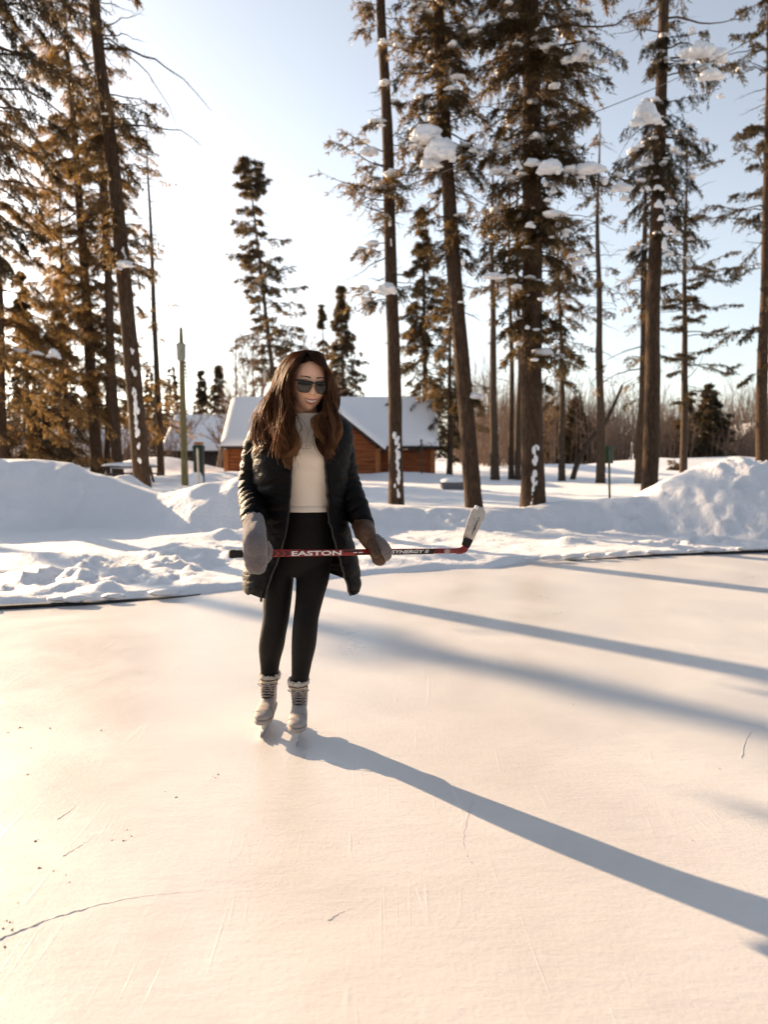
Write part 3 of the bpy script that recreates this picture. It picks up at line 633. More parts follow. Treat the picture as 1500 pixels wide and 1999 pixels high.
# bare trees over the left of the cabin
def bare_tree(px, py, Y, top, w, label, group, seed, spread=.5, lean=0):
    b = P(px, py, Y); H = zof(Y, px, top) - .15; b[2] = .1
    rng = np.random.default_rng(seed); rt = empty('bare_tree', b, label, 'tree', group)
    wood = MB(); K = 10; t = np.linspace(0, 1, K)
    st = b + np.stack([lean * t ** 1.3 * H + .12 * H * .3 * fbm(t * 3, seed, 0, 2, seed), .1 * fbm(t * 3, seed + 5, 0, 2, seed), t * H], -1)
    mb = MB(); mb.add(*tubes(st[None], (w / pxm(Y) / 2 * (1 - .85 * t))[None], 7)); mb.build('trunk', M['brush'], rt)
    n = 46; tt = rng.uniform(.22, .98, (1, n)); p, g = sample(st[None], tt); p = p[0]
    az = rng.uniform(0, 2 * np.pi, n); L = H * spread * (1.1 - tt[0]) * rng.uniform(.4, 1, n)
    br = make_branches(p, az, L * .75, np.full(n, 1.15) + rng.normal(0, .35, n), rng.uniform(-.2, .5, n), rng, 7)
    wood.add(*tubes(br, (w / pxm(Y) / 2 * .32 * (1.1 - tt[0]))[:, None] * (1 - .8 * np.linspace(0, 1, 7)), 4))
    m = 12; t2 = rng.uniform(.2, 1, (n, m)); p2, g2 = sample(br, t2); p2 = p2.reshape(-1, 3); g2 = g2.reshape(-1, 3)
    d = nrm(g2 + rng.normal(0, .55, p2.shape) + [0, 0, .35]); l2 = (np.repeat(L, m) * rng.uniform(.12, .4, len(p2)))
    tw = p2[:, None] + d[:, None] * (l2[:, None] * np.linspace(0, 1, 4))[..., None] + rng.normal(0, .03, (len(p2), 4, 3)) * np.linspace(0, 1, 4)[None, :, None]
    wood.add(*tubes(tw, np.full((len(tw), 4), .011 * Y / 45) * (1 - .5 * np.linspace(0, 1, 4)), 3))
    wood.build('crown', M['brush'], rt); return rt
for q, (px, Y, top, w, lean, label) in enumerate(((452, 42, 640, 7, .05, 'bare tree over the left end of the cabin roof'), (474, 44, 690, 6, .02, 'shorter bare tree over the left part of the cabin roof'), (493, 43, 640, 7, .03, 'bare forked tree just left of the ragged spruce'), (515, 46, 660, 7, -.02, 'bare tree in front of the ragged spruce'), (590, 46, 640, 7, .04, 'bare tree behind the head of the skater'), (612, 47, 655, 6, -.03, 'bare thin tree right of the skater head'), (430, 43, 770, 12, .12, 'dark leaning bare trunk at the left cabin gable'))):
    bare_tree(px, 880, Y, top, w, label, 'bare trees behind the cabin', 80 + q, .5, lean)
bare_tree(355, 905, 44, 790, 5, 'bare bush in front of the far snowy house', 'bare trees behind the cabin', 95, .8)
# leaning broken trunk right of the thickest spruce
rt = empty('leaning_tree', P(1121, 935, 30) * [1, 1, 0] + [0, 0, .2], 'bare curved trunk leaning steeply to the right, snow on its foot', 'tree', None)
mb = MB(); pts = spline([P(1116, 945, 30), P(1128, 905, 30), P(1150, 862, 30), P(1172, 838, 30), P(1188, 815, 30), P(1203, 782, 30), P(1216, 752, 30)], 30)
mb.add(*tube1(pts, np.linspace(.12, .05, 30), 8)); mb.build('trunk', M['bark_grey'], rt)
mb = MB(); tw = []
rg = np.random.default_rng(7)
for k in range(16):
    p = pts[rg.integers(12, 30)]; d = nrm(np.array((rg.normal(.3, .6), rg.normal(0, .5), rg.uniform(.2, 1))))
    mb.add(*tube1(p + d * np.linspace(0, rg.uniform(.3, 1.1), 5)[:, None] + rg.normal(0, .02, (5, 3)), np.linspace(.016, .005, 5), 4))
mb.build('branches', M['twig'], rt)
# sapling
T('spruce_sapling', 1082, 925, 36, 1084, 800, 3, None, [], 'unused', None, 99) if False else None
T('spruce_sapling', 1318, 920, 40, 1318, 897, 3, None, [(898, 918, 12, 12, 40, .95)], 'tiny spruce sapling poking out of the snow left of the right bank', None, 98, blade=(.1, .04), dens=40, nseg=6)

# far brush: one thicket nobody could count
rng = np.random.default_rng(5); mb = MB()
def brush(n, x0, x1, y0, y1, h0, h1, th):
    x = rng.uniform(x0, x1, n); y = rng.uniform(y0, y1, n); b = np.stack([x, y, np.full(n, .1)], -1); h = rng.uniform(h0, h1, n) * (1 + .35 * vnoise(x * .3, 0, 0, 3))
    t = np.linspace(0, 1, 5); d = nrm(np.stack([rng.normal(0, .10, n), rng.normal(0, .10, n), np.ones(n)], -1))
    st = b[:, None] + d[:, None] * (h[:, None] * t)[..., None] + np.cumsum(rng.normal(0, .05, (n, 5, 3)), 1)
    mb.add(*tubes(st, np.full((n, 1), th) * (1 - .8 * t), 3))
    m = 9; q, g = sample(st, rng.uniform(.15, 1, (n, m))); q = q.reshape(-1, 3); g = g.reshape(-1, 3)
    dd = nrm(g + rng.normal(0, .5, g.shape)); ll = np.repeat(h, m) * rng.uniform(.1, .35, len(q)); u = np.linspace(0, 1, 3)
    mb.add(*tubes(q[:, None] + dd[:, None] * (ll[:, None] * u)[..., None] + rng.normal(0, .04, (len(q), 3, 3)) * u[None, :, None], np.full((len(q), 1), th * .45) * (1 - .6 * u), 3))
brush(2000, 8, 62, 70, 100, 5.0, 8.4, .05)
brush(900, 7, 42, 58, 70, 2.4, 5.2, .034)
brush(400, 28, 60, 52, 60, 2, 4.5, .03)
brush(260, -34, -8, 62, 80, 3, 5, .04)
brush(400, -34, -13, 40, 52, 2.0, 4.2, .03)
tagset(mb.build('far_brush', M['brush']), kind='stuff')
# far dark wood on the left, and the hazy forest line
mb = MB(); n = 130
for k in range(n + 70):
    x, y = (rng.uniform(-75, -15), rng.uniform(60, 95)) if k < 80 else (rng.uniform(-40, 110), rng.uniform(110, 170)); h = rng.uniform(5, 9) if k < 80 else rng.uniform(6, 11)
    if k >= n:                                   # the wood goes on round behind the photographer
        q = R(rng.uniform(190, 372)); x, y = 23 * rng.uniform(.9, 1.7) * math.cos(q), 23 * rng.uniform(.9, 1.7) * math.sin(q); h = rng.uniform(8, 13)
    m = 260; u = rng.random(m) ** .8; a = rng.uniform(0, 2 * np.pi, m); r = (1 - u) * h * .22 * rng.uniform(.3, 1, m) + .1
    b = np.stack([x + r * np.cos(a) * .3, y + r * np.sin(a) * .3, .3 + u * h], -1); d = nrm(np.stack([np.cos(a), np.sin(a), rng.normal(-.15, .25, m)], -1))
    blades(mb, b, d, r + .25, np.full(m, .35 if k < n else .9), rng)
tagset(mb.build('far_wood', M['needle_dark'], smooth=False), kind='stuff')

# ------------------------------------------------------------------ cabin
M['log'] = simple('log_siding', (.19, .052, .015), (.33, .105, .03), 3.0, .6, .3, .3, .01, scale=(.6, .6, 5))
M['post'] = simple('log_post', (.26, .09, .028), (.38, .145, .045), 4, .6, .3, .3, .01, scale=(4, 4, .6))
M['fascia'] = simple('dark_fascia', (.03, .022, .02), (.06, .045, .04), 6, .7)
GR = .15
Yg, Ym, Yr, Ye = 31.5, 33.0, 34.9, 32.4
def X(px, Y): return (px - CX) / FPX * Y
rootx = X(645, 33)
cab = empty('log_cabin', (rootx, Ym, 0), 'orange log cabin with a thick snow roof and front gable behind the skater', 'cabin')
zr = P(600, 783, Yr)[2]; ze = P(600, 876, Ye)[2]
def log_wall(mb, p0, p1, z0, topf, pitch=.16):
    """horizontal logs between two ground points, cut to topf(t)"""
    p0, p1 = np.array(p0, float), np.array(p1, float); d = p1 - p0; L = np.hypot(*d); u = d / L; nrm_ = np.array((u[1], -u[0]))
    n = 24; ts = np.linspace(0, 1, n + 1); tops = np.array([topf(t) for t in ts]); zmax = tops.max()
    zs = []; z = z0
    prof = [(0, 0.0), (.12, .028), (.35, .05), (.65, .05), (.88, .028)]
    while z < zmax:
        zs += [(z + a * pitch, b) for a, b in prof]; z += pitch
    zs.append((zmax, 0))
    V = np.array([[(*(p0 + d * t + nrm_ * o), min(z, tops[k])) for k, t in enumerate(ts)] for z, o in zs])
    r, c = V.shape[:2]; i = np.arange(r * c).reshape(r, c)
    mb.add(V.reshape(-1, 3), np.stack([i[:-1, :-1], i[:-1, 1:], i[1:, 1:], i[1:, :-1]], -1).reshape(-1, 4))
xl, xr_ = X(443, Ym), X(845, Ym); gl, gr_ = X(530, Yg), X(738, Yg); ga = X(635, Yg); zg = P(635, 789, Yg)[2]
back = 2 * Yr - Ym
mb = MB()
log_wall(mb, (xl, Ym), (xr_, Ym), -.2, lambda t: ze - .02)
log_wall(mb, (xr_, Ym), (xr_, back), -.2, lambda t: ze + (zr - ze) * (1 - abs(2 * t - 1)) - .1)
log_wall(mb, (xl, back), (xl, Ym), -.2, lambda t: ze + (zr - ze) * (1 - abs(2 * t - 1)) - .1)
log_wall(mb, (xr_, back), (xl, back), -.2, lambda t: ze - .02)
zgf = P(745, 880, Yg)[2]
def gtop(t):
    x = gl + (gr_ - gl) * t; return zg - abs(x - ga) * (zg - zgf) / (X(748, Yg) - ga) - .06
log_wall(mb, (gl, Yg), (gr_, Yg), -.2, gtop); log_wall(mb, (gr_, Yg), (gr_, Ym), -.2, lambda t: gtop(1)); log_wall(mb, (gl, Ym), (gl, Yg), -.2, lambda t: gtop(0))
mb.build('log_wall', M['log'], cab)
for x, y, zt in ((gr_, Yg, gtop(1)), (gl, Yg, gtop(0)), (xl, Ym, ze - .03), (xr_, Ym, ze - .03)):
    mb = MB(); mb.add(*box((x, y, zt / 2 - .1), (.22, .22, zt + .2))); o = mb.build('corner_post', M['post'], cab, False); bake(o, ('BEVEL', dict(width=.02, segments=2)))
def slab(name, mat, quads, th, parent, bev=.03):
    mb = MB()
    for q in quads:
        q = np.array(q, float); nn = np.cross(q[1] - q[0], q[3] - q[0]); nn = nn / np.linalg.norm(nn)
        if nn[2] < 0: nn = -nn; q = q[::-1]
        mb.add(*hexa(q, q + nn * th))
    o = mb.build(name, mat, parent, True); bake(o, ('BEVEL', dict(width=bev, segments=3, limit_method='ANGLE')))
    return o
def lift(quads, h): return [[tuple(np.array(p) + np.array((0, 0, h))) for p in q] for q in quads]
x0, x1 = X(431, Ye), X(857, Ye); r0x, r1x = X(437, Yr), X(851, Yr) + .0
rb = 2 * Yr - Ye
mainq = [[(x0, Ye, ze), (x1, Ye, ze), (x1, Yr, zr - .1), (x0, Yr, zr - .1)], [(x1, rb, ze), (x0, rb, ze), (x0, Yr, zr - .1), (x1, Yr, zr - .1)]]
slab('roof', M['fascia'], mainq, .10, cab)
xo = X(752, Yg) - ga; zo = zg - (zg - zgf) / (X(748, Yg) - ga) * xo
gq = [[(ga, Yg - .45, zg), (ga + xo, Yg - .45, zo), (ga + xo, Yr - .6, zo), (ga, Yr - .6, zg)], [(ga - xo, Yg - .45, zo), (ga, Yg - .45, zg), (ga, Yr - .6, zg), (ga - xo, Yr - .6, zo)]]
slab('gable_roof', M['fascia'], gq, .12, cab)
def snow_roof(name, quads, th, seed, parent):
    """a soft snow blanket: subdivided slabs with rounded rims"""
    mb = MB()
    for k, q in enumerate(quads):
        q = np.array(q, float); n = 40; m = 24; u = np.linspace(0, 1, n)[None, :]; v = np.linspace(0, 1, m)[:, None]
        g = (q[0] * ((1 - u) * (1 - v))[..., None] + q[1] * (u * (1 - v))[..., None] + q[2] * (u * v)[..., None] + q[3] * ((1 - u) * v)[..., None])
        nn = np.cross(q[1] - q[0], q[3] - q[0]); nn /= np.linalg.norm(nn); nn *= np.sign(nn[2])
        e = np.minimum(np.minimum(u, 1 - u) * np.linalg.norm(q[1] - q[0]) + 0 * v, np.where(np.abs(v) < 2, v, v) * np.linalg.norm(q[3] - q[0]) + 0 * u)
        rim = np.sqrt(np.clip(1 - (1 - np.clip(e / .3, 0, 1)) ** 2, 0, 1))
        hgt = th * (.25 + .75 * rim) * (1 + .16 * fbm(g[..., 0] * .8, g[..., 1] * .8, 0, 3, seed + k))
        top = g + nn * hgt[..., None]
        i = np.arange(n * m).reshape(m, n); f = np.stack([i[:-1, :-1], i[:-1, 1:], i[1:, 1:], i[1:, :-1]], -1).reshape(-1, 4)
        mb.add(top.reshape(-1, 3), f); mb.add(g.reshape(-1, 3), f[:, ::-1])
        bd = np.concatenate([i[0], i[1:, -1], i[-1, -2::-1], i[-2:0:-1, 0]]); bn = np.roll(bd, -1)
        mb.add(np.concatenate([top.reshape(-1, 3), g.reshape(-1, 3)]), np.stack([bd + n * m, bn + n * m, bn, bd], -1))
    return mb.build(name, M['roof_snow'], parent)
snow_roof('roof_snow', lift(mainq, .10), .26, 3, cab)
snow_roof('gable_snow', lift(gq, .125), .26, 9, cab)
# thin mast in front of the right part
mast = empty('thin_pole', P(824, 940, 30) * [1, 1, 0], 'thin dark pole standing before the right end of the cabin', 'pole')
mb = MB(); a = P(824, 935, 30); b = P(823, 860, 30); a[2] = .1; mb.add(*tube1(np.linspace(a, b, 6), .03, 8)); mb.build('shaft', M['fascia'], mast)
mb = MB(); mb.add(*blob(b, (.05, .05, .06), .05)); mb.build('cap', M['fascia'], mast)

# ------------------------------------------------------------------ far houses
M['dark_wall'] = simple('dark_wall', (.04, .03, .03), (.08, .06, .055), 4, .8); M['tan_wall'] = simple('tan_wall', (.5, .4, .28), (.6, .5, .36), 4, .8)
M['dark_glass'] = simple('dark_glass', (.01, .012, .015), (.02, .02, .025), 3, .1, .6)
def house(name, xc, Y, w, dpt, zE, zR, ridge_x, wall, label, over=.5, windows=()):
    rt = empty(name, (xc, Y, 0), label, 'house', None)
    mb = MB(); x0, x1, y0, y1 = xc - w / 2, xc + w / 2, Y, Y + dpt
    mb.add(*box((xc, Y + dpt / 2, zE / 2 - .2), (w, dpt, zE + .4)))
    if ridge_x:
        for x in (x0, x1): mb.add([(x, y0, zE), (x, y1, zE), (x, (y0 + y1) / 2, zR)], [(0, 1, 2)])
        ym = (y0 + y1) / 2
        q = [[(x0 - over, y0 - over, zE), (x1 + over, y0 - over, zE), (x1 + over, ym, zR), (x0 - over, ym, zR)], [(x1 + over, y1 + over, zE), (x0 - over, y1 + over, zE), (x0 - over, ym, zR), (x1 + over, ym, zR)]]
    else:
        for y in (y0, y1): mb.add([(x0, y, zE), (x1, y, zE), (xc, y, zR)], [(0, 1, 2)])
        q = [[(xc, y0 - over, zR), (x1 + over, y0 - over, zE), (x1 + over, y1, zE), (xc, y1, zR)], [(x0 - over, y0 - over, zE), (xc, y0 - over, zR), (xc, y1, zR), (x0 - over, y1, zE)]]
    mb.build('wall', wall, rt, False); slab('roof', M['fascia'], q, .12, rt); snow_roof('roof_snow', lift(q, .13), .3, int(abs(xc)), rt)
    for (wx, wz, ww, wh) in windows:
        mb = MB(); mb.add(*box((wx, Y - .02, wz), (ww, .08, wh))); f = mb.build('window', M['fascia'], rt, False)
        mb = MB(); mb.add(*box((wx, Y - .05, wz), (ww - .16, .05, wh - .16))); mb.build('pane', M['dark_glass'], f, False)
house('snowy_house', X(400, 54), 54, 5.2, 7, 1.35, 3.9, True, M['dark_wall'], 'dark house with a snowy roof behind the utility pole', windows=((X(380, 54), .9, .9, .8), (X(425, 54), .9, .9, .8)))
house('snowy_house', X(120, 50), 50, 7.5, 6, 1.0, 2.6, True, M['dark_wall'], 'low dark house under snow deep in the left trees', windows=((X(90, 50), .6, 1.0, .7),))
house('tan_house', X(1478, 82), 82, 3.6, 5, 2.6, 4.4, False, M['tan_wall'], 'small pale tan house behind the brush at the right edge', windows=((X(1468, 82), 1.5, .7, .9), (X(1490, 82), 1.5, .7, .9)))

# ------------------------------------------------------------------ utility pole, bin, stakes, signs, fence
M['pole'] = simple('weathered_pole', (.13, .105, .045), (.22, .18, .085), 8, .85, .2, .4, .01, scale=(4, 4, .5))
M['greybox'] = simple('pole_box_paint', (.22, .22, .18), (.3, .3, .26), 9, .5)
M['green'] = simple('dark_green_paint', (.008, .02, .012), (.013, .03, .018), 9, .5)
M['signgreen'] = simple('green_sign_back', (.04, .052, .012), (.06, .075, .02), 12, .5)
M['signpost'] = simple('sign_post_steel', (.05, .07, .05), (.09, .12, .09), 14, .5, metal=.2)
M['orange'] = simple('orange_plastic', (.5, .18, .04), (.6, .24, .06), 9, .5)
M['stake'] = simple('pale_wood', (.55, .45, .32), (.68, .58, .44), 14, .8)
Yp = 25
pole = empty('utility_pole', P(361, 940, Yp) * [1, 1, 0] + [0, 0, .2], 'green brown utility pole with a box near its top, left of the skater', 'utility pole')
a, b = P(361, 945, Yp), P(353, 640, Yp); a[2] = 0
mb = MB(); mb.add(*tube1(np.linspace(a, b, 14), np.concatenate([np.linspace(.125, .09, 11), [.085, .07, .05]]), 12)); mb.build('shaft', M['pole'], pole)
c = P(354, 686, Yp); mb = MB(); mb.add(*loft(np.array([[(c[0] + r * math.cos(t), c[1] - .04 + r * math.sin(t), c[2] + z) for t in np.linspace(0, 2 * np.pi, 16, endpoint=False)] for r, z in ((.08, -.32), (.14, -.27), (.15, -.1), (.15, .17), (.165, .19), (.165, .23), (.07, .28))]))); mb.build('transformer_box', M['greybox'], pole)
mb = MB()
for k in range(6): mb.add(*box(P(356 + k * .6, 708 + k * 7, Yp) + [.1, -.02, 0], (.05, .05, .09)))
mb.build('bracket', M['pole'], pole, False)
mb = MB(); mb.add(*tube1(np.linspace(P(353, 600, Yp) * 0 + b, b + [0, 0, .25], 4), .012, 6)); mb.build('rod', M['pole'], pole)
tb = P(389, 938, 27); bn = empty('green_bin', (tb[0], tb[1], .15), 'dark green bin with an orange top, right of the utility pole', 'bin')
mb = MB(); mb.add(*loft(np.array([[(tb[0] + w * math.copysign(abs(math.cos(t)) ** .35, math.cos(t)), tb[1] + .24 * math.copysign(abs(math.sin(t)) ** .35, math.sin(t)), z) for t in np.linspace(.01, 2 * np.pi + .01, 24, endpoint=False)] for w, z in ((.14, 0), (.155, .1), (.175, 1.45), (.19, 1.47), (.19, 1.56), (.14, 1.6))]))); mb.build('bin_body', M['green'], bn)
mb = MB(); mb.add(*box((tb[0], tb[1], 1.66), (.30, .30, .1))); o = mb.build('bin_lid', M['orange'], bn); bake(o, ('BEVEL', dict(width=.03, segments=2)))
mk = P(383, 930, 24); ms = empty('marker_board', (mk[0], mk[1], .2), 'pale rounded marker board half sunk in snow by the utility pole', 'marker')
mb = MB(); pts = [(-.21, 0), (-.21, .38), (-.12, .54), (.12, .54), (.21, .38), (.21, 0)]
mb.add(*loft(np.array([[(mk[0] + x, mk[1] + y, .15 + z) for x, z in pts] for y in (0, .03)]))); mb.build('board', M['snow_tree'], ms, False)
st = empty('wooden_stake', P(388, 945, 20) * [1, 1, 0] + [0, 0, .2], 'thin pale wooden stake in the snow before the marker board', 'stake')
mb = MB(); a = P(389, 955, 20); a[2] = .1; b = P(385, 878, 20); mb.add(*tube1(np.concatenate([np.linspace(a, b, 6), [b + [0, 0, .06]]]), [.03] * 6 + [.008], 4)); mb.build('stake_rod', M['stake'], st)
# green sign seen from behind
Ys = 16.5; sb = P(1192, 980, Ys); sg = empty('green_sign', (sb[0], sb[1], .2), 'small green sign on a thin post, right of the thickest spruce', 'sign')
mb = MB(); a = sb.copy(); a[2] = .0; b = P(1189.5, 870, Ys)
mb.add(*tube1(np.linspace(a, b, 5), .026, 6)); mb.build('post', M['signpost'], sg)
c = P(1190.5, 887.5, Ys); mb = MB(); mb.add(*box(c + [0, .045, 0], (.235, .012, .39), .25)); o = mb.build('sign_panel', M['signgreen'], sg); bake(o, ('BEVEL', dict(width=.004, segments=1)))
mb = MB(); mb.add(*box(c + [0, .02, .1], (.07, .03, .03))); mb.add(*box(c + [0, .02, -.1], (.07, .03, .03))); mb.build('bracket', M['signpost'], sg, False)
# pale rail fence far away
Yf = 72; fx0, fx1 = X(1062, Yf), X(1178, Yf); fn = empty('rail_fence', (fx0, Yf, 0), 'pale wooden rail fence far behind the trunks', 'fence')
for k in range(13):
    x = fx0 + (fx1 - fx0) * k / 12; mb = MB(); mb.add(*box((x, Yf, .6), (.14, .14, 1.2))); mb.build('fence_post', M['stake'], fn, False)
for z in (.5, .8, 1.08):
    mb = MB(); mb.add(*box(((fx0 + fx1) / 2, Yf - .09, z), (fx1 - fx0, .04, .12))); mb.build('rail', M['stake'], fn, False)
# grey trough with snow on top beside the leaning spruce
Yt = 22; c = P(884, 952, Yt); gt = empty('grey_trough', (c[0], c[1], .2), 'low grey flared trough topped with snow beside the cabin', 'trough')
M['greywood'] = simple('grey_boards', (.10, .10, .11), (.17, .17, .18), 8, .8, scale=(1, 1, 6))
mb = MB(); q = lambda w, d, z: np.array([(c[0] - w, c[1] - d, z), (c[0] + w, c[1] - d, z), (c[0] + w, c[1] + d, z), (c[0] - w, c[1] + d, z)])
zt, zb = P(884, 941, Yt)[2], P(884, 970, Yt)[2]
mb.add(*loft(np.array([q(.24, .3, zb - .1), q(.36, .4, zt)]))); mb.build('box_body', M['greywood'], gt, False)
mb = MB(); mb.add(*blob((c[0], c[1], zt + .02), (.38, .42, .13), .12, 1.2, 3)); mb.build('snow_cap', M['snow_tree'], gt)
# picnic table in the left trees
Yq = 27; c = P(252, 925, Yq); c[2] = .2; pt = empty('picnic_table', c, 'dark picnic table under snow behind the leaning spruce', 'table')
mb = MB(); mb.add(*box((c[0], c[1], .82), (1.9, .8, .06))); mb.build('table_top', M['dark_wall'], pt, False)
for s in (-1, 1):
    mb = MB(); mb.add(*box((c[0], c[1] + s * .75, .55), (1.9, .28, .05))); mb.build('bench', M['dark_wall'], pt, False)
for s in (-.7, .7):
    for d in (-1, 1):
        mb = MB(); mb.add(*tube1(np.linspace((c[0] + s, c[1] + d * .65, .1), (c[0] + s, c[1] + d * .2, .8), 3), .05, 4)); mb.build('leg', M['dark_wall'], pt, False)
mb = MB(); mb.add(*blob((c[0], c[1], .86), (.97, .42, .12), .08, 1.2, 5)); mb.build('snow_cap', M['snow_tree'], pt)
# cable strung between the big spruces
mb = MB(); M['cable'] = simple('cable_rubber', (.10, .09, .085), (.14, .13, .12), 9, .5)
pp = spline([P(700, 400, 12.6), P(847, 343, 12.4), P(1047, 263, 12.2), P(1300, 163, 14), P(1500, 62, 15), P(1750, -70, 16)], 60)
mb.add(*tube1(pp, .008, 6)); tagset(mb.build('overhead_cable', M['cable']), 'thin cable slung diagonally across the trunks of the big spruces', 'cable')

# ------------------------------------------------------------------ the skater
M['skin'] = simple('skin', (.80, .48, .335), (.87, .54, .39), 30, .5, .4)
_b = M['skin'].node_tree.nodes['Principled BSDF']; _b.inputs['Subsurface Weight'].default_value = .25; _b.inputs['Subsurface Radius'].default_value = (.012, .004, .002); _b.inputs['Subsurface Scale'].default_value = 1
M['lip'] = simple('lip', (.42, .12, .10), (.5, .16, .13), 40, .35, .5)
M['tooth'] = simple('tooth', (.8, .76, .7), (.85, .8, .74), 20, .25)
M['brow'] = simple('brow_hair', (.03, .014, .008), (.05, .025, .014), 60, .8)
def mat_hair():
    m, nt, out = newmat('hair')
    at = N(nt, 'ShaderNodeAttribute', attribute_name='along')
    v = coords(nt); n = noise(nt, v, 60, 2)
    f = addmath(nt, at.outputs['Fac'], addmath(nt, n, .5, 'MULTIPLY'), 'ADD')
    base = ramp(nt, f, [(.26, (.020, .010, .0065)), (.52, (.055, .0255, .014)), (.74, (.155, .075, .035)), (.98, (.34, .185, .088))])
    b = pbsdf(nt, None, base, .45, .22)
    t = N(nt, 'ShaderNodeBsdfTranslucent'); g = mixc(nt, .55, base, (1.0, .56, .25)); nt.links.new(g, t.inputs[0])
    mx = N(nt, 'ShaderNodeMixShader'); mx.inputs[0].default_value = .42
    nt.links.new(b.outputs[0], mx.inputs[1]); nt.links.new(t.outputs[0], mx.inputs[2]); nt.links.new(mx.outputs[0], out.inputs[0]); return m
M['hair'] = mat_hair()
M['scalp'] = simple('scalp_hair', (.016, .007, .004), (.03, .013, .007), 60, .6, .3)
def mat_knit(name, c1, c2, sc, b, rough=.9, sheen=.3, dist=.004):
    m, nt, out = newmat(name); v = coords(nt); n = noise(nt, v, sc, 3, .7); n2 = noise(nt, v, 9, 4)
    base = ramp(nt, addmath(nt, addmath(nt, n, .5, 'MULTIPLY'), addmath(nt, n2, .5, 'MULTIPLY')), [(.35, c1), (.62, c2)])
    bs = pbsdf(nt, out, base, rough, .2, 0, sheen); bump(nt, n, b, dist, bs); return m
M['sweater'] = mat_knit('cream_knit', (.80, .71, .60), (.88, .79, .68), 260, .35, dist=.002)
M['letter'] = simple('raised_letter', (.60, .52, .44), (.66, .58, .49), 60, .7)
M['legging'] = mat_knit('black_legging', (.004, .0034, .0034), (.007, .006, .006), 42, .4, .7, .0, .008)
def mat_jacket():
    m, nt, out = newmat('black_nylon'); v = coords(nt)
    n = noise(nt, coords(nt, (1, 1, 2.2)), 22, 4, .6, .5); n2 = noise(nt, v, 5, 3)
    base = ramp(nt, n2, [(.3, (.0014, .0013, .0014)), (.7, (.0028, .0025, .0026))])
    bs = pbsdf(nt, out, base, .52, .13); bump(nt, n, .5, .02, bs); return m
M['jacket'] = mat_jacket()
M['lining'] = simple('jacket_zip', (.012, .012, .013), (.03, .03, .032), 90, .4)
M['sherpa'] = mat_knit('grey_sherpa', (.12, .10, .104), (.20, .172, .172), 150, .9, .95, .5, .008)
M['leather'] = simple('brown_leather', (.052, .025, .013), (.105, .052, .025), 26, .5, .4, .4, .006)
M['boot'] = simple('boot_nubuck', (.35, .31, .285), (.44, .39, .36), 30, .75, .3, .15, .003)
M['tongue'] = simple('boot_tongue', (.62, .53, .40), (.70, .61, .47), 40, .8, .2)
M['facing'] = simple('lace_facing', (.028, .025, .03), (.06, .05, .055), 30, .6)
M['lace'] = simple('boot_lace', (.36, .32, .29), (.46, .41, .38), 70, .8)
M['fur'] = mat_knit('boot_fur', (.62, .53, .43), (.82, .74, .62), 180, 1, 1, .5, .01)
M['piping'] = simple('boot_piping', (.10, .07, .05), (.16, .11, .08), 40, .7)
M['holder'] = simple('blade_holder', (.62, .60, .58), (.72, .7, .68), 20, .35, .5)
M['steel'] = simple('steel', (.55, .55, .56), (.62, .62, .63), 30, .22, .5, metal=1)
M['rubber'] = simple('grip_tape', (.012, .011, .011), (.03, .027, .026), 80, .8, .3, .5, .003)
def mat_lens():
    m, nt, out = newmat('dark_lens'); pbsdf(nt, out, (.018, .015, .012), .08, .6); return m
M['lens'] = mat_lens(); M['frame'] = simple('glasses_frame', (.008, .007, .006), (.012, .01, .009), 30, .25)

YB = 3.42
root_p = np.array((X(553, YB), YB, 0.0))
woman = empty('person', root_p, 'person on skates in black jacket, cream sweater and sunglasses, holding a hockey stick', 'person')
def ring(px, py, Y, hw, b, n=28, p=2.0, yaw=0.0):
    """horizontal ring: hw in photo pixels, b = half depth in metres"""
    c = P(px, py, Y); a = hw * Y / FPX; t = np.linspace(0, 2 * np.pi, n, endpoint=False)
    x = a * np.sign(np.sin(t)) * np.abs(np.sin(t)) ** (2 / p); y = -b * np.sign(np.cos(t)) * np.abs(np.cos(t)) ** (2 / p)
    return np.stack([c[0] + x, c[1] + y, np.full(n, c[2])], -1)
def rloft(tab, n=28, steps=40, p=2.0, cap=True):
    s = spline(np.array(tab, float), steps)
    return loft([ring(*r, n=n, p=p) for r in s], cap)

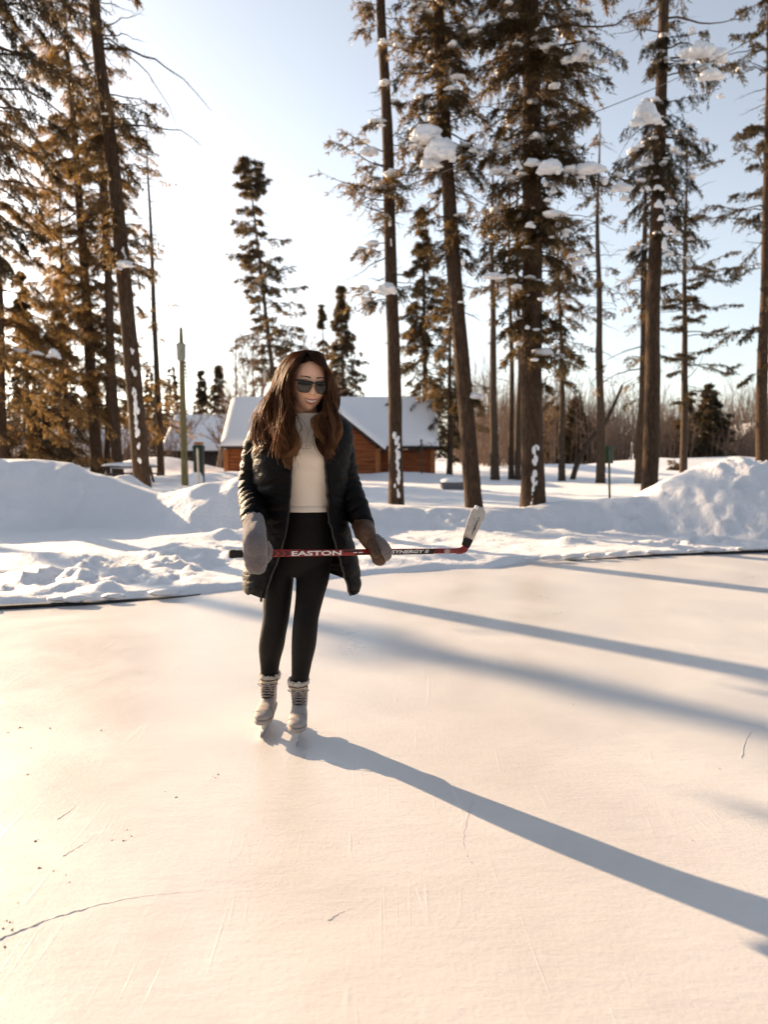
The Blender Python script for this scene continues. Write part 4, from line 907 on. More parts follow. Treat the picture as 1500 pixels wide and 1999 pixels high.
# --- head in its own frame
yaw, pit, rol = R(17), R(13), R(3)
fw = np.array((math.sin(yaw) * math.cos(pit), -math.cos(yaw) * math.cos(pit), -math.sin(pit))); rt_ = np.array((math.cos(yaw), math.sin(yaw), 0.0))
up_ = np.cross(fw, rt_); up_ /= np.linalg.norm(up_)
rt_, up_ = rt_ * math.cos(rol) - up_ * math.sin(rol), up_ * math.cos(rol) + rt_ * math.sin(rol)
rt_, up_ = (rt_, up_)
HC = P(603, 748, 3.33); BAS = np.stack([rt_, fw, up_])
def HW(v): return np.asarray(v, float) * 1.06 @ BAS + HC
def head_shape():
    n, m = 72, 56
    th = np.linspace(0, 2 * np.pi, n, endpoint=False)[None, :]; ph = np.linspace(-.5 * np.pi, .5 * np.pi, m)[:, None]
    ux, uy, uz = np.cos(ph) * np.sin(th), np.cos(ph) * np.cos(th), np.sin(ph) + 0 * th
    s = np.clip((-.05 - uz) / .95, 0, 1)
    x = .073 * ux * (1 - .26 * s ** 1.1); y = .094 * uy; z = .117 * uz
    y = np.where(uy < 0, y * (1 - .5 * s), y * (1 - .04 * s)); x = np.sign(x) * np.abs(x) ** .96 * .073 ** .04
    fm = np.clip((uy - .15) / .5, 0, 1); fm = fm * fm * (3 - 2 * fm)
    g = lambda a, b, sx, sz: np.exp(-((x - a) / sx) ** 2 - ((z - b) / sz) ** 2)
    d = -.005 * np.clip((uy - .75) / .25, 0, 1)
    nz = np.clip((.022 - z) / .052, 0, 1) * (z > -.034) * (z < .024)
    d = d + .021 * nz * np.exp(-(x / (.0085 + .004 * nz)) ** 2) + .004 * (g(-.010, -.031, .006, .006) + g(.010, -.031, .006, .006))
    for sx in (-1, 1):
        d = d - .010 * g(sx * .031, .007, .017, .012) + .005 * g(sx * .030, .028, .024, .009) + .008 * g(sx * .037, -.034, .020, .020) - .002 * g(sx * .03, -.066, .008, .02)
    d = d + .006 * g(0, -.060, .026, .016) - .004 * g(0, -.080, .02, .006) + .011 * g(0, -.098, .020, .014)
    y = y + d * fm
    return np.stack([x, y, z], -1)
hg = head_shape(); hm, hn = hg.shape[:2]; hi = np.arange(hm * hn).reshape(hm, hn)
hF = np.stack([hi[:-1], np.roll(hi[:-1], -1, 1), np.roll(hi[1:], -1, 1), hi[1:]], -1).reshape(-1, 4)
bvh = BVHTree.FromPolygons([Vector(v) for v in hg.reshape(-1, 3)], [list(map(int, f)) for f in hF])
def face_y(x, z):
    h = bvh.ray_cast(Vector((x, .3, z)), Vector((0, -1, 0)))[0]; return h.y if h else .05

body = MB()
body.add(HW(hg.reshape(-1, 3)), hF)
body.add(*tube1(np.array([HW((0, -.02, -.05)), HW((0, -.03, -.11)), P(600, 818, 3.40), P(600, 845, 3.42)]), [.052, .050, .054, .075], 20))
body.add(*rloft([(600, 822, 3.41, 42, .055), (598, 845, 3.40, 70, .08), (598, 880, 3.39, 66, .095), (600, 930, 3.40, 54, .085), (600, 985, 3.42, 50, .085), (595, 1040, 3.43, 58, .10), (590, 1085, 3.43, 60, .095), (588, 1108, 3.43, 48, .07)]))
LEG_L = [(551, 1085, 3.43, 30, .072), (546, 1125, 3.42, 28, .076), (542, 1165, 3.41, 28, .068), (539, 1205, 3.40, 26, .058), (534, 1235, 3.41, 25.5, .054), (530, 1262, 3.44, 25, .052), (527, 1292, 3.48, 20, .044), (526, 1330, 3.50, 15, .036), (526, 1352, 3.50, 14, .034)]
LEG_R = [(612, 1085, 3.42, 33, .075), (611, 1125, 3.40, 33, .078), (605, 1165, 3.37, 28, .068), (598, 1205, 3.34, 25, .06), (595, 1235, 3.33, 25, .054), (593, 1262, 3.34, 24, .052), (589, 1295, 3.36, 20, .045), (585, 1335, 3.38, 16, .036), (584, 1365, 3.38, 15, .034)]
body.add(*rloft([(a, b, c, d * .93, e * .93) for a, b, c, d, e in LEG_L])); body.add(*rloft([(a, b, c, d * .93, e * .93) for a, b, c, d, e in LEG_R]))
# the stick line, used by the hands
S0, S1 = P(447, 1081.5, 2.98), P(903, 1075, 3.50)
def on_stick(px):
    lo, hi = 0.0, 1.0
    for _ in range(40):
        m = (lo + hi) / 2; p = S0 + (S1 - S0) * m
        if CX + p[0] / p[1] * FPX < px: lo = m                      # along the shaft to where it meets a column
        else: hi = m
    return S0 + (S1 - S0) * lo
HL, HR = on_stick(497), on_stick(744)
ARM_L = [P(520, 848, 3.41), P(503, 880, 3.42), P(494, 930, 3.42), P(492, 970, 3.36), P(494, 1020, 3.18), HL + [0, .02, .05]]
ARM_R = [P(655, 848, 3.41), P(667, 885, 3.43), P(677, 940, 3.44), P(694, 985, 3.40), P(713, 1030, HR[1] + .05), HR + [-.02, .02, .03]]
for A in (ARM_L, ARM_R): body.add(*tube1(spline(A, 24), np.interp(np.linspace(0, 1, 24), [0, .3, .5, .8, 1], [.052, .045, .038, .028, .024]), 14))
def fingers(root, along, nrml, curl, L=.07):
    for k in range(4):
        o = root + along * ((k - 1.5) * .018); l = L * (.88, 1, .95, .75)[k]
        p = [o + nrml * .012]; a = 0.0; d0 = np.array((0, 0, -1.0))
        for j in range(4):
            a += curl; p.append(p[-1] + (d0 * math.cos(a) - nrml * math.sin(a)) * l * .3)
        body.add(*tube1(spline(p, 10), np.linspace(.0095, .007, 10), 8))
sd = nrm(S1 - S0); nl = nrm(np.cross(sd, [0, 0, 1.]))
fingers(HL + [0, 0, .03], sd, nl, .55); fingers(HR + [0, 0, .03], sd, nl, .75)
ob = body.build('body', M['skin'], woman); bake(ob, ('REMESH', dict(mode='VOXEL', voxel_size=.0042, use_smooth_shade=True)), ('SMOOTH', dict(factor=.5, iterations=2)))
ob.data.polygons.foreach_set('use_smooth', np.ones(len(ob.data.polygons), bool))

# face details
def face_strip(fn_lo, fn_hi, x0, x1, name, mat, off, n=24, m=5, th=.0015):
    mb = MB(); xs = np.linspace(x0, x1, n); V = []
    for x in xs:
        a, b = fn_lo(x), fn_hi(x)
        for j in range(m):
            u = j / (m - 1); z = a + (b - a) * u; V.append((x, face_y(x, z) + off + th * math.sin(math.pi * u), z))
    i = np.arange(n * m).reshape(n, m)
    mb.add(HW(V), np.stack([i[:-1, :-1], i[1:, :-1], i[1:, 1:], i[:-1, 1:]], -1).reshape(-1, 4)); return mb.build(name, mat, woman)
w = .0285; q2 = lambda x: (x / w) ** 2
face_strip(lambda x: -.0690 + .0150 * q2(x), lambda x: -.0580 + .0055 * q2(x), -w * .88, w * .88, 'teeth', M['tooth'], .0012)
face_strip(lambda x: -.0595 + .0075 * q2(x), lambda x: -.0535 + .0020 * q2(x) - .0012 * math.exp(-(x / .005) ** 2), -w, w, 'upper_lip', M['lip'], .0022, th=.003)
face_strip(lambda x: -.0785 + .0245 * q2(x), lambda x: -.0690 + .0150 * q2(x), -w, w, 'lower_lip', M['lip'], .002, th=.0035)
for s in (-1, 1):
    face_strip(lambda x: .0285 + .006 * (1 - ((x * s - .012) / .04 - .6) ** 2 * 2), lambda x: .0285 + .006 * (1 - ((x * s - .012) / .04 - .6) ** 2 * 2) + .0055 * (1 - .6 * (x * s - .012) / .04), *sorted((s * .012, s * .052)), 'eyebrow', M['brow'], .001)
# sunglasses
sg_ = empty('sunglasses', HC, None, None); sg_.parent = woman; sg_.location = tuple(HC - root_p)
for o_ in (sg_,):
    for k in ('label', 'category'):
        if k in o_: del o_[k]
def lens_y(x): return .1065 - 4.6 * x * x
for s in (-1, 1):
    mb = MB(); n, m = 26, 14; V = []
    for i in range(n):
        u = i / (n - 1); x = .0065 + .0575 * u
        top = .0185 + .0025 * u; bot = -.0275 + .014 * abs(2 * (u - .52)) ** 3.2 - (.0) + .012 * max(0, .22 - u) / .22
        for j in range(m): V.append((s * x, lens_y(x) - .10 * (.5 - j / (m - 1)) ** 2 * .2, bot + (top - bot) * j / (m - 1)))
    i = np.arange(n * m).reshape(n, m); F = np.stack([i[:-1, :-1], i[1:, :-1], i[1:, 1:], i[:-1, 1:]], -1).reshape(-1, 4)
    mb.add(HW(V), F if s > 0 else F[:, ::-1]); o = mb.build('lens', M['lens'], sg_); bake(o, ('SOLIDIFY', dict(thickness=.003, offset=0)))
    xs = np.linspace(.0055, .066, 14)
    mb = MB(); mb.add(*tube1(HW([(s * x, lens_y(x) + .001, .0195 + .0025 * (x - .006) / .058) for x in xs]), .0024, 8)); mb.add(*tube1(HW([(s * .065, lens_y(.065), .018), (s * .073, .06, .017), (s * .076, .02, .012), (s * .076, -.01, .0)]), [.004, .003, .0026, .002], 8)); mb.build('temple', M['frame'], sg_)
mb = MB(); mb.add(*tube1(HW([(x, lens_y(x) + .002, .012 + .004 * (1 - (x / .009) ** 2)) for x in np.linspace(-.009, .009, 7)]), .003, 8)); mb.build('bridge', M['frame'], sg_)

# --- hair: scalp shell and a few thousand strands
mb = MB(); hv = hg.reshape(-1, 3)
keep = []
for f in hF:
    c = hv[f].mean(0)
    if c[1] < .010 and c[2] > -.055 or (c[2] > .066 + .25 * abs(c[0]) ** 1.0 * 0 and c[2] > .052 + .036 * np.cos(c[0] / .07 * 1.5)): keep.append(f)
mb.add(HW(hv * [1.05, 1.05, 1.12] + [0, -.002, .0]), np.array(keep))
mb.add(*blob(P(598, 770, 3.42), (.085, .05, .17), .12, 1.5, 4, ICO4)); mb.build('scalp', M['scalp'], woman)
def hp(lst, yb=3.33): return [P(a, b, yb + c) for a, b, c in lst]
GL = [hp(g) for g in (
    [(597, 684, .04), (575, 694, .08), (559, 716, .11), (549, 756, .12), (540, 800, .11), (530, 842, .10), (520, 872, .09)],
    [(597, 684, .01), (571, 693, .02), (550, 714, .04), (533, 750, .05), (521, 786, .04), (511, 822, .03), (500, 850, .01), (494, 876, -.01)],
    [(597, 684, -.01), (573, 695, -.03), (553, 720, -.03), (538, 756, -.02), (526, 795, -.02), (516, 832, -.03), (511, 866, -.05), (517, 890, -.05)],
    [(597, 684, -.03), (576, 698, -.065), (559, 724, -.07), (547, 762, -.06), (538, 800, -.065), (531, 840, -.09), (533, 872, -.10), (542, 895, -.10)],
    [(598, 685, -.05), (583, 699, -.085), (566, 726, -.09), (557, 762, -.08), (551, 800, -.09), (552, 840, -.125), (559, 870, -.135), (553, 897, -.135)],
    [(599, 686, -.07), (590, 699, -.105), (573, 724, -.105), (566, 756, -.09), (564, 792, -.09), (567, 822, -.13), (573, 850, -.15), (566, 884, -.15), (559, 912, -.15)])]
GRt = [hp(g) for g in (
    [(600, 684, .04), (621, 694, .08), (632, 718, .11), (638, 758, .12), (643, 800, .11), (646, 838, .09)],
    [(600, 684, .01), (624, 693, .02), (636, 716, .04), (643, 744, .05), (649, 772, .05), (654, 800, .04), (652, 830, .01), (648, 855, 0)],
    [(600, 684, -.02), (621, 696, -.05), (634, 720, -.05), (641, 748, -.03), (643, 780, -.02), (646, 806, -.03), (648, 836, -.06), (653, 866, -.08)],
    [(600, 685, -.04), (617, 698, -.08), (632, 720, -.085), (639, 748, -.06), (638, 778, -.04), (635, 806, -.06), (639, 844, -.10), (650, 880, -.11), (656, 908, -.11)],
    [(600, 686, -.07), (611, 699, -.105), (629, 720, -.10), (637, 748, -.08), (632, 774, -.05), (621, 800, -.07), (622, 830, -.12), (634, 866, -.14), (650, 900, -.14)])]
rng = np.random.default_rng(12); mb = MB(); KS = 30
t = np.linspace(0, 1, KS)
for G, n in ((GL, 2600), (GRt, 1900)):
    GS = np.array([spline(g, KS) for g in G]); ng = len(GS)
    ncl = 34; cu = np.sort(rng.uniform(0, ng - 1.001, ncl)); cph = np.stack([cu * 1.7 + rng.normal(0, .7, ncl), cu * 2.3 + rng.normal(0, .9, ncl)], -1); cfr = rng.uniform(1.7, 2.4, ncl); cam_ = rng.uniform(.7, 1.3, ncl); clen = rng.uniform(.74, 1.02, ncl); coff = rng.normal(0, .007, (ncl, 3)); ctone = rng.normal(0, .16, ncl)
    cl = rng.integers(0, ncl, n); u = np.clip(cu[cl] + rng.normal(0, .07, n), 0, ng - 1.001); i = u.astype(int); f = (u - i)[:, None, None]
    base = GS[i] * (1 - f) + GS[i + 1] * f
    ln = np.clip(clen[cl] * rng.uniform(.93, 1.0, n), .5, 1.0)
    tt = t[None] * ln[:, None]; fi = tt * (KS - 1); a = np.clip(fi.astype(int), 0, KS - 2); w_ = (fi - a)[..., None]; b = np.arange(n)[:, None]
    pth = base[b, a] * (1 - w_) + base[b, a + 1] * w_
    ramp_ = np.clip((tt - .24) / .45, 0, 1)[..., None]
    ph = cph[cl] + rng.normal(0, .12, (n, 2)); ang = 2 * np.pi * cfr[cl][:, None] * tt
    wave = np.stack([np.sin(ang + ph[:, :1]), .8 * np.cos(ang + ph[:, 1:]), 0.3 * np.sin(ang * 1.0 + 1 + ph[:, 1:])], -1) * .026 * cam_[cl][:, None, None]
    spread = rng.normal(0, 1, (n, 1, 3)) * (.0042 + .0022 * ramp_)
    fly = (rng.random(n) < .05)[:, None, None] * rng.normal(0, .022, (n, 1, 3)) * ramp_ ** 2
    pth = pth + wave * ramp_ + spread * np.clip(tt * 6, 0.25, 1)[..., None] + coff[cl][:, None] * ramp_ + fly
    # keep the strands out of the head
    loc = (pth - HC) @ BAS.T; q = loc / np.array((.084, .106, .130)); l = np.linalg.norm(q, axis=-1, keepdims=True); q = np.where(l < 1, q / np.maximum(l, .05), q)
    fix = q * np.array((.084, .106, .130)) @ BAS + HC; dp = np.clip(1.0 - (tt[..., None] - .45) / .1, 0, 1); pth = pth * (1 - dp) + fix * dp
    lc = (pth - HC) @ BAS.T; sg = np.sign(GS[:, 12, 0].mean() - HC[0]); zc = lc[..., 2]
    cl_ = sstep(.0, .05, lc[..., 1]) * sstep(.105, .06, zc) * sstep(-.135, -.09, zc); lim = .066 + .004 * rng.normal(0, 1, (n, 1))
    ax_ = lc[..., 0] * sg; lc[..., 0] = np.where(ax_ < lim, ax_ + (lim - ax_) * cl_, ax_) * sg; pth = lc @ BAS + HC
    rad = .0016 * (1 - .55 * t[None] ** 2) * rng.uniform(.7, 1.25, (n, 1))
    V, F = tubes(pth, rad, 3)
    tone = ctone[cl][:, None] + rng.normal(0, .10, n)[:, None] + .10 * (rng.random(n) < .12)[:, None]
    mb.add(V, F, attr=np.repeat((tt * .62 + tone * (.4 + tt)).reshape(-1), 3))
# loose locks across the face
for L_ in ([(586, 700, -.11), (574, 730, -.115), (575, 755, -.12), (581, 775, -.125), (590, 796, -.125)], [(577, 730, -.11), (574, 770, -.11), (578, 800, -.12), (585, 822, -.15), (590, 842, -.15)], [(566, 800, -.11), (578, 815, -.14), (590, 832, -.15), (584, 845, -.15)]):
    s = spline(hp(L_), 30); V, F = tubes(s[None] + rng.normal(0, .0014, (3, 1, 3)), np.full((3, 30), .0006), 3); mb.add(V, F, attr=.45)
mb.build('hair', M['hair'], woman, use_attr=True)

# --- sweater
SW = [(602, 808, 3.39, 28, .062), (601, 813, 3.395, 31, .067), (600, 819, 3.40, 43, .077), (599, 829, 3.40, 64, .092), (599, 850, 3.39, 74, .108), (600, 885, 3.385, 72, .125), (600, 915, 3.39, 64, .118), (600, 950, 3.405, 56, .104), (600, 980, 3.415, 54, .100), (600, 997, 3.415, 55, .102)]
ss = spline(np.array(SW), 90)
def sw_y(x, z):
    zs = np.array([P(r[0], r[1], r[2])[2] for r in ss]); k = np.interp(-z, -zs, np.arange(len(ss))); r = np.array([np.interp(k, np.arange(len(ss)), ss[:, q]) for q in range(5)])
    cx = (r[0] - CX) / FPX * r[2]; a = r[3] * r[2] / FPX; return r[2] - r[4] * math.sqrt(max(0, 1 - ((x - cx) / a) ** 2))
rings = []
for r in ss:
    g = ring(*r, n=96); c = g.mean(0); d = g - c; py = r[1]
    fold = .004 * fbm(g[:, 0] * 9, 0, g[:, 2] * 16 + g[:, 0] * 14, 3, 3) * sstep(815, 850, py) + .0045 * np.sin((g[:, 2] * 34 + 18 * np.abs(g[:, 0] - c[0])) * 2) * sstep(880, 900, py) * sstep(935, 905, py) * .5
    rib = -.003 * (abs(py - 985.5) < 1.2) - .003 * (abs(py - 814.5) < 1.0) + .002 * (py > 986)
    rings.append(g + nrm(d) * (fold + rib)[:, None])
mb = MB(); mb.add(*loft(rings, cap=False)); o = mb.build('sweater', M['sweater'], woman); bake(o, ('SOLIDIFY', dict(thickness=.004, offset=-1)))
def text_mesh(body, width, height, bold=0.0, shear=0.0):
    cu = bpy.data.curves.new('t', 'FONT'); cu.body = body; cu.size = 1; cu.offset = bold; cu.shear = shear; cu.resolution_u = 3
    ob = bpy.data.objects.new('t', cu); COL.objects.link(ob); dg = bpy.context.evaluated_depsgraph_get(); dg.update()
    me = bpy.data.meshes.new_from_object(ob.evaluated_get(dg)); bm = bmesh.new(); bm.from_mesh(me); bmesh.ops.triangulate(bm, faces=bm.faces[:])
    V = np.array([v.co[:] for v in bm.verts]); F = np.array([[v.index for v in f.verts] for f in bm.faces]); bm.free()
    bpy.data.objects.remove(ob); bpy.data.curves.remove(cu); bpy.data.meshes.remove(me)
    lo, hi = V.min(0), V.max(0); V = (V - lo) / np.maximum(hi - lo, 1e-6); return V[:, 0] * width, V[:, 1] * height, F
tx, tz, F = text_mesh('LULULEMON', 1, 1, .0)
V = []
zt = P(600, 877, 3.27)[2]; ht = 15 * 3.27 / FPX; x0, x1 = (549 - CX) / FPX * 3.27, (645 - CX) / FPX * 3.27
for a, b in zip(tx, tz):
    x = x0 + a * (x1 - x0); z = zt + b * ht; V.append((x, sw_y(x, z) - .0105, z))
mb = MB(); mb.add(V, F); mb.build('chest_lettering', M['letter'], woman, False)

# --- leggings
mb = MB()
mb.add(*rloft([(600, 985, 3.42, 52, .094), (599, 1010, 3.425, 53, .10), (595, 1045, 3.43, 58, .112), (591, 1085, 3.425, 60, .108), (587, 1112, 3.42, 52, .088), (583, 1124, 3.42, 30, .06)], n=40))
def grow(tab, g=1.0): return [(a, b, c, d * g + .2, e * g + .003) for a, b, c, d, e in tab]
mb.add(*rloft(grow(LEG_L)[:-1], n=32, steps=60)); mb.add(*rloft(grow(LEG_R)[:-1], n=32, steps=60))
o = mb.build('leggings', M['legging'], woman); bake(o, ('REMESH', dict(mode='VOXEL', voxel_size=.006, use_smooth_shade=True)), ('SMOOTH', dict(factor=.5, iterations=4)))

# --- jacket: open quilted shell with two sleeves
JT = np.array([(806, 563, 640, 573, 622, .085, 3.41), (816, 545, 655, 572, 622, .10, 3.41), (828, 522, 672, 571, 622, .118, 3.41), (846, 506, 679, 571, 624, .13, 3.40), (880, 500, 677, 570, 631, .142, 3.39), (920, 501, 672, 568, 634, .145, 3.39), (960, 505, 670, 566, 637, .145, 3.40), (1000, 509, 670, 563, 640, .148, 3.41), (1040, 507, 676, 556, 648, .155, 3.41), (1080, 495, 687, 544, 660, .16, 3.41), (1110, 485, 694, 531, 668, .165, 3.41), (1135, 480, 698, 522, 676, .168, 3.41), (1158, 482, 697, 514, 684, .17, 3.41)], float)
js = spline(JT, 120); rings = []; nj = 120
for k, r in enumerate(js):
    py, L, Rr, oL, oR, b, Y = r; k_ = (Y - b) / Y
    cx = (L + Rr) / 2; hw = (Rr - L) / 2; a = hw * Y / FPX; c = P(cx, py, Y)
    fL = math.asin(np.clip((cx - (CX + (oL - CX) * (Y - b) / Y)) / hw, -.97, .97)); fR = math.asin(np.clip(((CX + (oR - CX) * (Y - b) / Y) - cx) / hw, -.97, .97))
    ph = np.linspace(fR, 2 * np.pi - fL, nj)
    x = a * np.sin(ph); y = -b * np.cos(ph)
    rings.append(np.stack([c[0] + x, c[1] + y, np.full(nj, c[2])], -1))
J = np.array(rings); K = len(J)
phs = np.linspace(0, 1, nj)[None, :]
# hem: dips at both front panels, shorter at the back
hem = 1 - .13 * np.exp(-((phs - .5) / .3) ** 2) - .03 * np.clip(1 - phs / .06, 0, 1) * 0
tz_ = np.linspace(0, 1, K)[:, None] * hem; fi = tz_ * (K - 1); a0 = np.clip(fi.astype(int), 0, K - 2); w_ = (fi - a0)[..., None]; b0 = np.broadcast_to(np.arange(nj)[None], a0.shape)
J = J[a0, b0] * (1 - w_) + J[a0 + 1, b0] * w_
cen = J.mean(1, keepdims=True); od = nrm((J - cen) * [1, 1, 0]); 
chev = J[..., 2] + .16 * np.minimum(np.minimum(phs, 1 - phs), .22)
puff = np.abs(np.sin(chev * np.pi / .062)) ** .55
wr = fbm(J[..., 0] * 16, J[..., 1] * 16, J[..., 2] * 24, 3, 5)
J = J + od * (.006 * puff + .006 * wr + .008 * fbm(J[..., 0] * 5, J[..., 1] * 5, J[..., 2] * 5, 2, 15))[..., None]
ji = np.arange(K * nj).reshape(K, nj)
mb = MB(); mb.add(J.reshape(-1, 3), np.stack([ji[:-1, :-1], ji[:-1, 1:], ji[1:, 1:], ji[1:, :-1]], -1).reshape(-1, 4))
o = mb.build('jacket', M['jacket'], woman); bake(o, ('SOLIDIFY', dict(thickness=.016, offset=-1, use_rim=True)))
def sleeve(A, rads, seed):
    s = spline(A, 130); t = np.linspace(0, 1, 130); d = np.concatenate([[0], np.cumsum(np.linalg.norm(np.diff(s, axis=0), axis=1))])
    n = 40; V, F = tubes(s[None], np.interp(t, *zip(*rads))[None], n); V = V.reshape(130, n, 3); o_ = nrm(V - s[:, None])
    ang = np.arange(n) / n * 2 * np.pi
    pf = np.abs(np.sin((d[:, None] + .006 * np.sin(ang * 2 + seed)[None]) * np.pi / .047)) ** .6
    wr = fbm(V[..., 0] * 18, V[..., 1] * 18, V[..., 2] * 30, 3, seed); V = V + o_ * (.007 * pf - .003 + .007 * wr)[..., None]
    i = np.arange(n); return V.reshape(-1, 3), F
mb = MB()
mb.add(*sleeve([P(538, 838, 3.41), P(516, 852, 3.41), P(503, 885, 3.42), P(494, 930, 3.42), P(492, 970, 3.37), P(495, 1000, 3.24), P(496, 1024, 3.16)], [(0, .052), (.12, .068), (.35, .066), (.6, .062), (.85, .055), (1, .047)], 3))
mb.add(*sleeve([P(638, 838, 3.41), P(656, 852, 3.41), P(666, 888, 3.43), P(676, 940, 3.44), P(693, 985, 3.40), P(706, 1015, HR[1] + .07), P(712, 1032, HR[1] + .05)], [(0, .052), (.12, .066), (.35, .062), (.6, .058), (.85, .05), (1, .045)], 9))
o = mb.build('jacket_sleeves', M['jacket'], woman); bake(o, ('SOLIDIFY', dict(thickness=.006, offset=-1)))
# hood lying behind the neck, zip edges, drawcord
mb = MB(); mb.add(*tube1(spline([P(628, 826, 3.33), P(652, 818, 3.40), P(640, 806, 3.50), P(600, 800, 3.54), P(560, 806, 3.50), P(548, 818, 3.40), P(572, 826, 3.33)], 40), .036 + .006 * np.sin(np.linspace(0, 20, 40)), 14)); mb.build('hood', M['jacket'], woman)
for col in (0, -1):
    e = J[4:, col]; mb = MB(); mb.add(*tube1(e + [0, -.004, 0], .006, 8)); mb.build('zip_edge', M['lining'], woman)
mb = MB(); mb.add(*tube1(spline([P(514, 1146, 3.27), P(511, 1158, 3.26), P(510, 1168, 3.26)], 12), .002, 6)); mb.add(*tube1(np.linspace(P(510, 1166, 3.26), P(509.5, 1175, 3.26), 5), [.003, .006, .006, .006, .004], 8)); mb.build('drawcord', M['lining'], woman)

# --- mittens
def mitt(pts, rads, flat, seed, fuzz):
    s = spline(pts, 36); t = np.linspace(0, 1, 36); n = 36; V, F = tubes(s[None], np.interp(t, *zip(*rads))[None], n, np.array([[0., 1, 0]])); V = V.reshape(36, n, 3)
    dlt = V - s[:, None]; dlt[..., 1] *= flat; V = s[:, None] + dlt
    V = V + nrm(dlt) * (fuzz * fbm(V[..., 0] * 90, V[..., 1] * 90, V[..., 2] * 90, 2, seed) + .004 * fbm(V[..., 0] * 14, V[..., 1] * 14, V[..., 2] * 14, 2, seed))[..., None]
    V = V.reshape(-1, 3); V = np.concatenate([V, s[-1:]]); i = np.arange(n); j = (i + 1) % n
    return V, F, np.stack([i + 35 * n, j + 35 * n, np.full(n, 36 * n)], -1)
ym = HL[1] - .030
g1 = empty('mitten', P(497, 1065, ym)); g1.parent = woman; g1.location = tuple(P(497, 1065, ym) - root_p)
mb = MB(); mb.add(*mitt([P(496, 1014, 3.19), P(497, 1035, 3.10), P(498, 1060, ym), P(499, 1085, ym - .005), P(500, 1105, ym + .0), P(500, 1118, ym + .012)], [(0, .047), (.2, .048), (.45, .048), (.75, .047), (.9, .037), (1, .010)], .72, 3, .0035)); mb.build('mitten_knit', M['sherpa'], g1)
mb = MB(); mb.add(*mitt([HL + [.035, .01, .05], HL + [.045, .02, .015], HL + [.04, .035, -.02], HL + [.03, .04, -.045]], [(0, .02), (.5, .021), (.85, .017), (1, .006)], 1, 5, .003)); mb.build('mitten_thumb', M['sherpa'], g1)
mb = MB(); c = np.array([P(495.5, y, 3.19) for y in (1008, 1016, 1026)]); mb.add(*mitt(list(c), [(0, .047), (.5, .049), (1, .047)], .85, 6, .002)); mb.build('mitten_cuff', M['sherpa'], g1)
yr = HR[1]
g2 = empty('mitten', HR); g2.parent = woman; g2.location = tuple(HR - root_p)
mb = MB(); mb.add(*mitt([P(709, 1024, yr + .05), P(714, 1040, yr - .01), P(722, 1056, yr - .015), P(731, 1068, yr - .02), P(738, 1080, yr - .022), P(742, 1092, yr - .015), P(744, 1099, yr)], [(0, .039), (.2, .041), (.4, .034), (.6, .035), (.85, .034), (.95, .024), (1, .008)], .9, 8, .001)); mb.build('mitten_leather', M['leather'], g2)
mb = MB(); mb.add(*mitt([P(707, 1022, yr + .055), P(711, 1032, yr + .03), P(715, 1044, yr + .0)], [(0, .042), (.5, .047), (.85, .047), (1, .040)], .9, 18, .0015)); mb.build('mitten_cuff', M['leather'], g2)
mb = MB(); mb.add(*mitt([P(733, 1046, yr - .02), P(742, 1058, yr - .035), P(752, 1072, yr - .045), P(757, 1084, yr - .042), P(754, 1094, yr - .03)], [(0, .014), (.25, .026), (.6, .027), (.85, .019), (1, .008)], .8, 9, .0035)); mb.build('mitten_knit', M['sherpa'], g2)
mb = MB(); mb.add(*mitt([P(722, 1052, yr - .02), P(728, 1066, yr - .055), P(732, 1078, yr - .07), P(738, 1088, yr - .06)], [(0, .02), (.4, .022), (.8, .018), (1, .006)], 1, 10, .001)); mb.build('mitten_thumb', M['leather'], g2)

# --- hockey stick (held: a thing of its own)
M['stick'] = simple('red_shaft', (.20, .008, .008), (.28, .014, .012), 6, .3, .5); M['decal_w'] = simple('white_decal', (.72, .70, .68), (.78, .76, .74), 20, .4)
M['decal_k'] = simple('black_decal', (.012, .01, .01), (.02, .016, .016), 20, .4); M['blade'] = simple('taped_blade', (.46, .43, .40), (.62, .58, .54), 40, .8, .2, .5, .004, scale=(1, 1, 3))
stick = empty('hockey_stick', (S0 + S1) / 2, 'red hockey stick with white lettering and a pale taped blade, held level in both mittens', 'hockey stick')
sn = nrm(np.cross(sd, nrm(np.cross([0, 0, 1.], sd)))); su = nrm(np.cross([0, 1., 0], sd)); su = su if su[2] > 0 else -su
sf = nrm(np.cross(sd, su)); sf = sf if sf[1] < 0 else -sf
LS = np.linalg.norm(S1 - S0)
def sect(p, h, w, n=20):
    t = np.linspace(0, 2 * np.pi, n, endpoint=False); q = .45
    return p + su * (h * np.sign(np.sin(t)) * np.abs(np.sin(t)) ** q)[:, None] + sf * (w * np.sign(np.cos(t)) * np.abs(np.cos(t)) ** q)[:, None]
mb = MB(); mb.add(*loft([sect(S0 + sd * d, .0150 - .0035 * d / LS, .010) for d in np.linspace(.06, LS - .02, 12)])); mb.build('shaft', M['stick'], stick)
mb = MB(); prof = [(0, .012), (.004, .017), (.022, .0175), (.03, .0155), (.09, .0155), (.10, .0152)]
mb.add(*loft([sect(S0 + sd * d, r, r * .78) for d, r in prof])); mb.build('grip_tape', M['rubber'], stick)
def px_d(px): return float(np.dot(on_stick(px) - S0, sd))
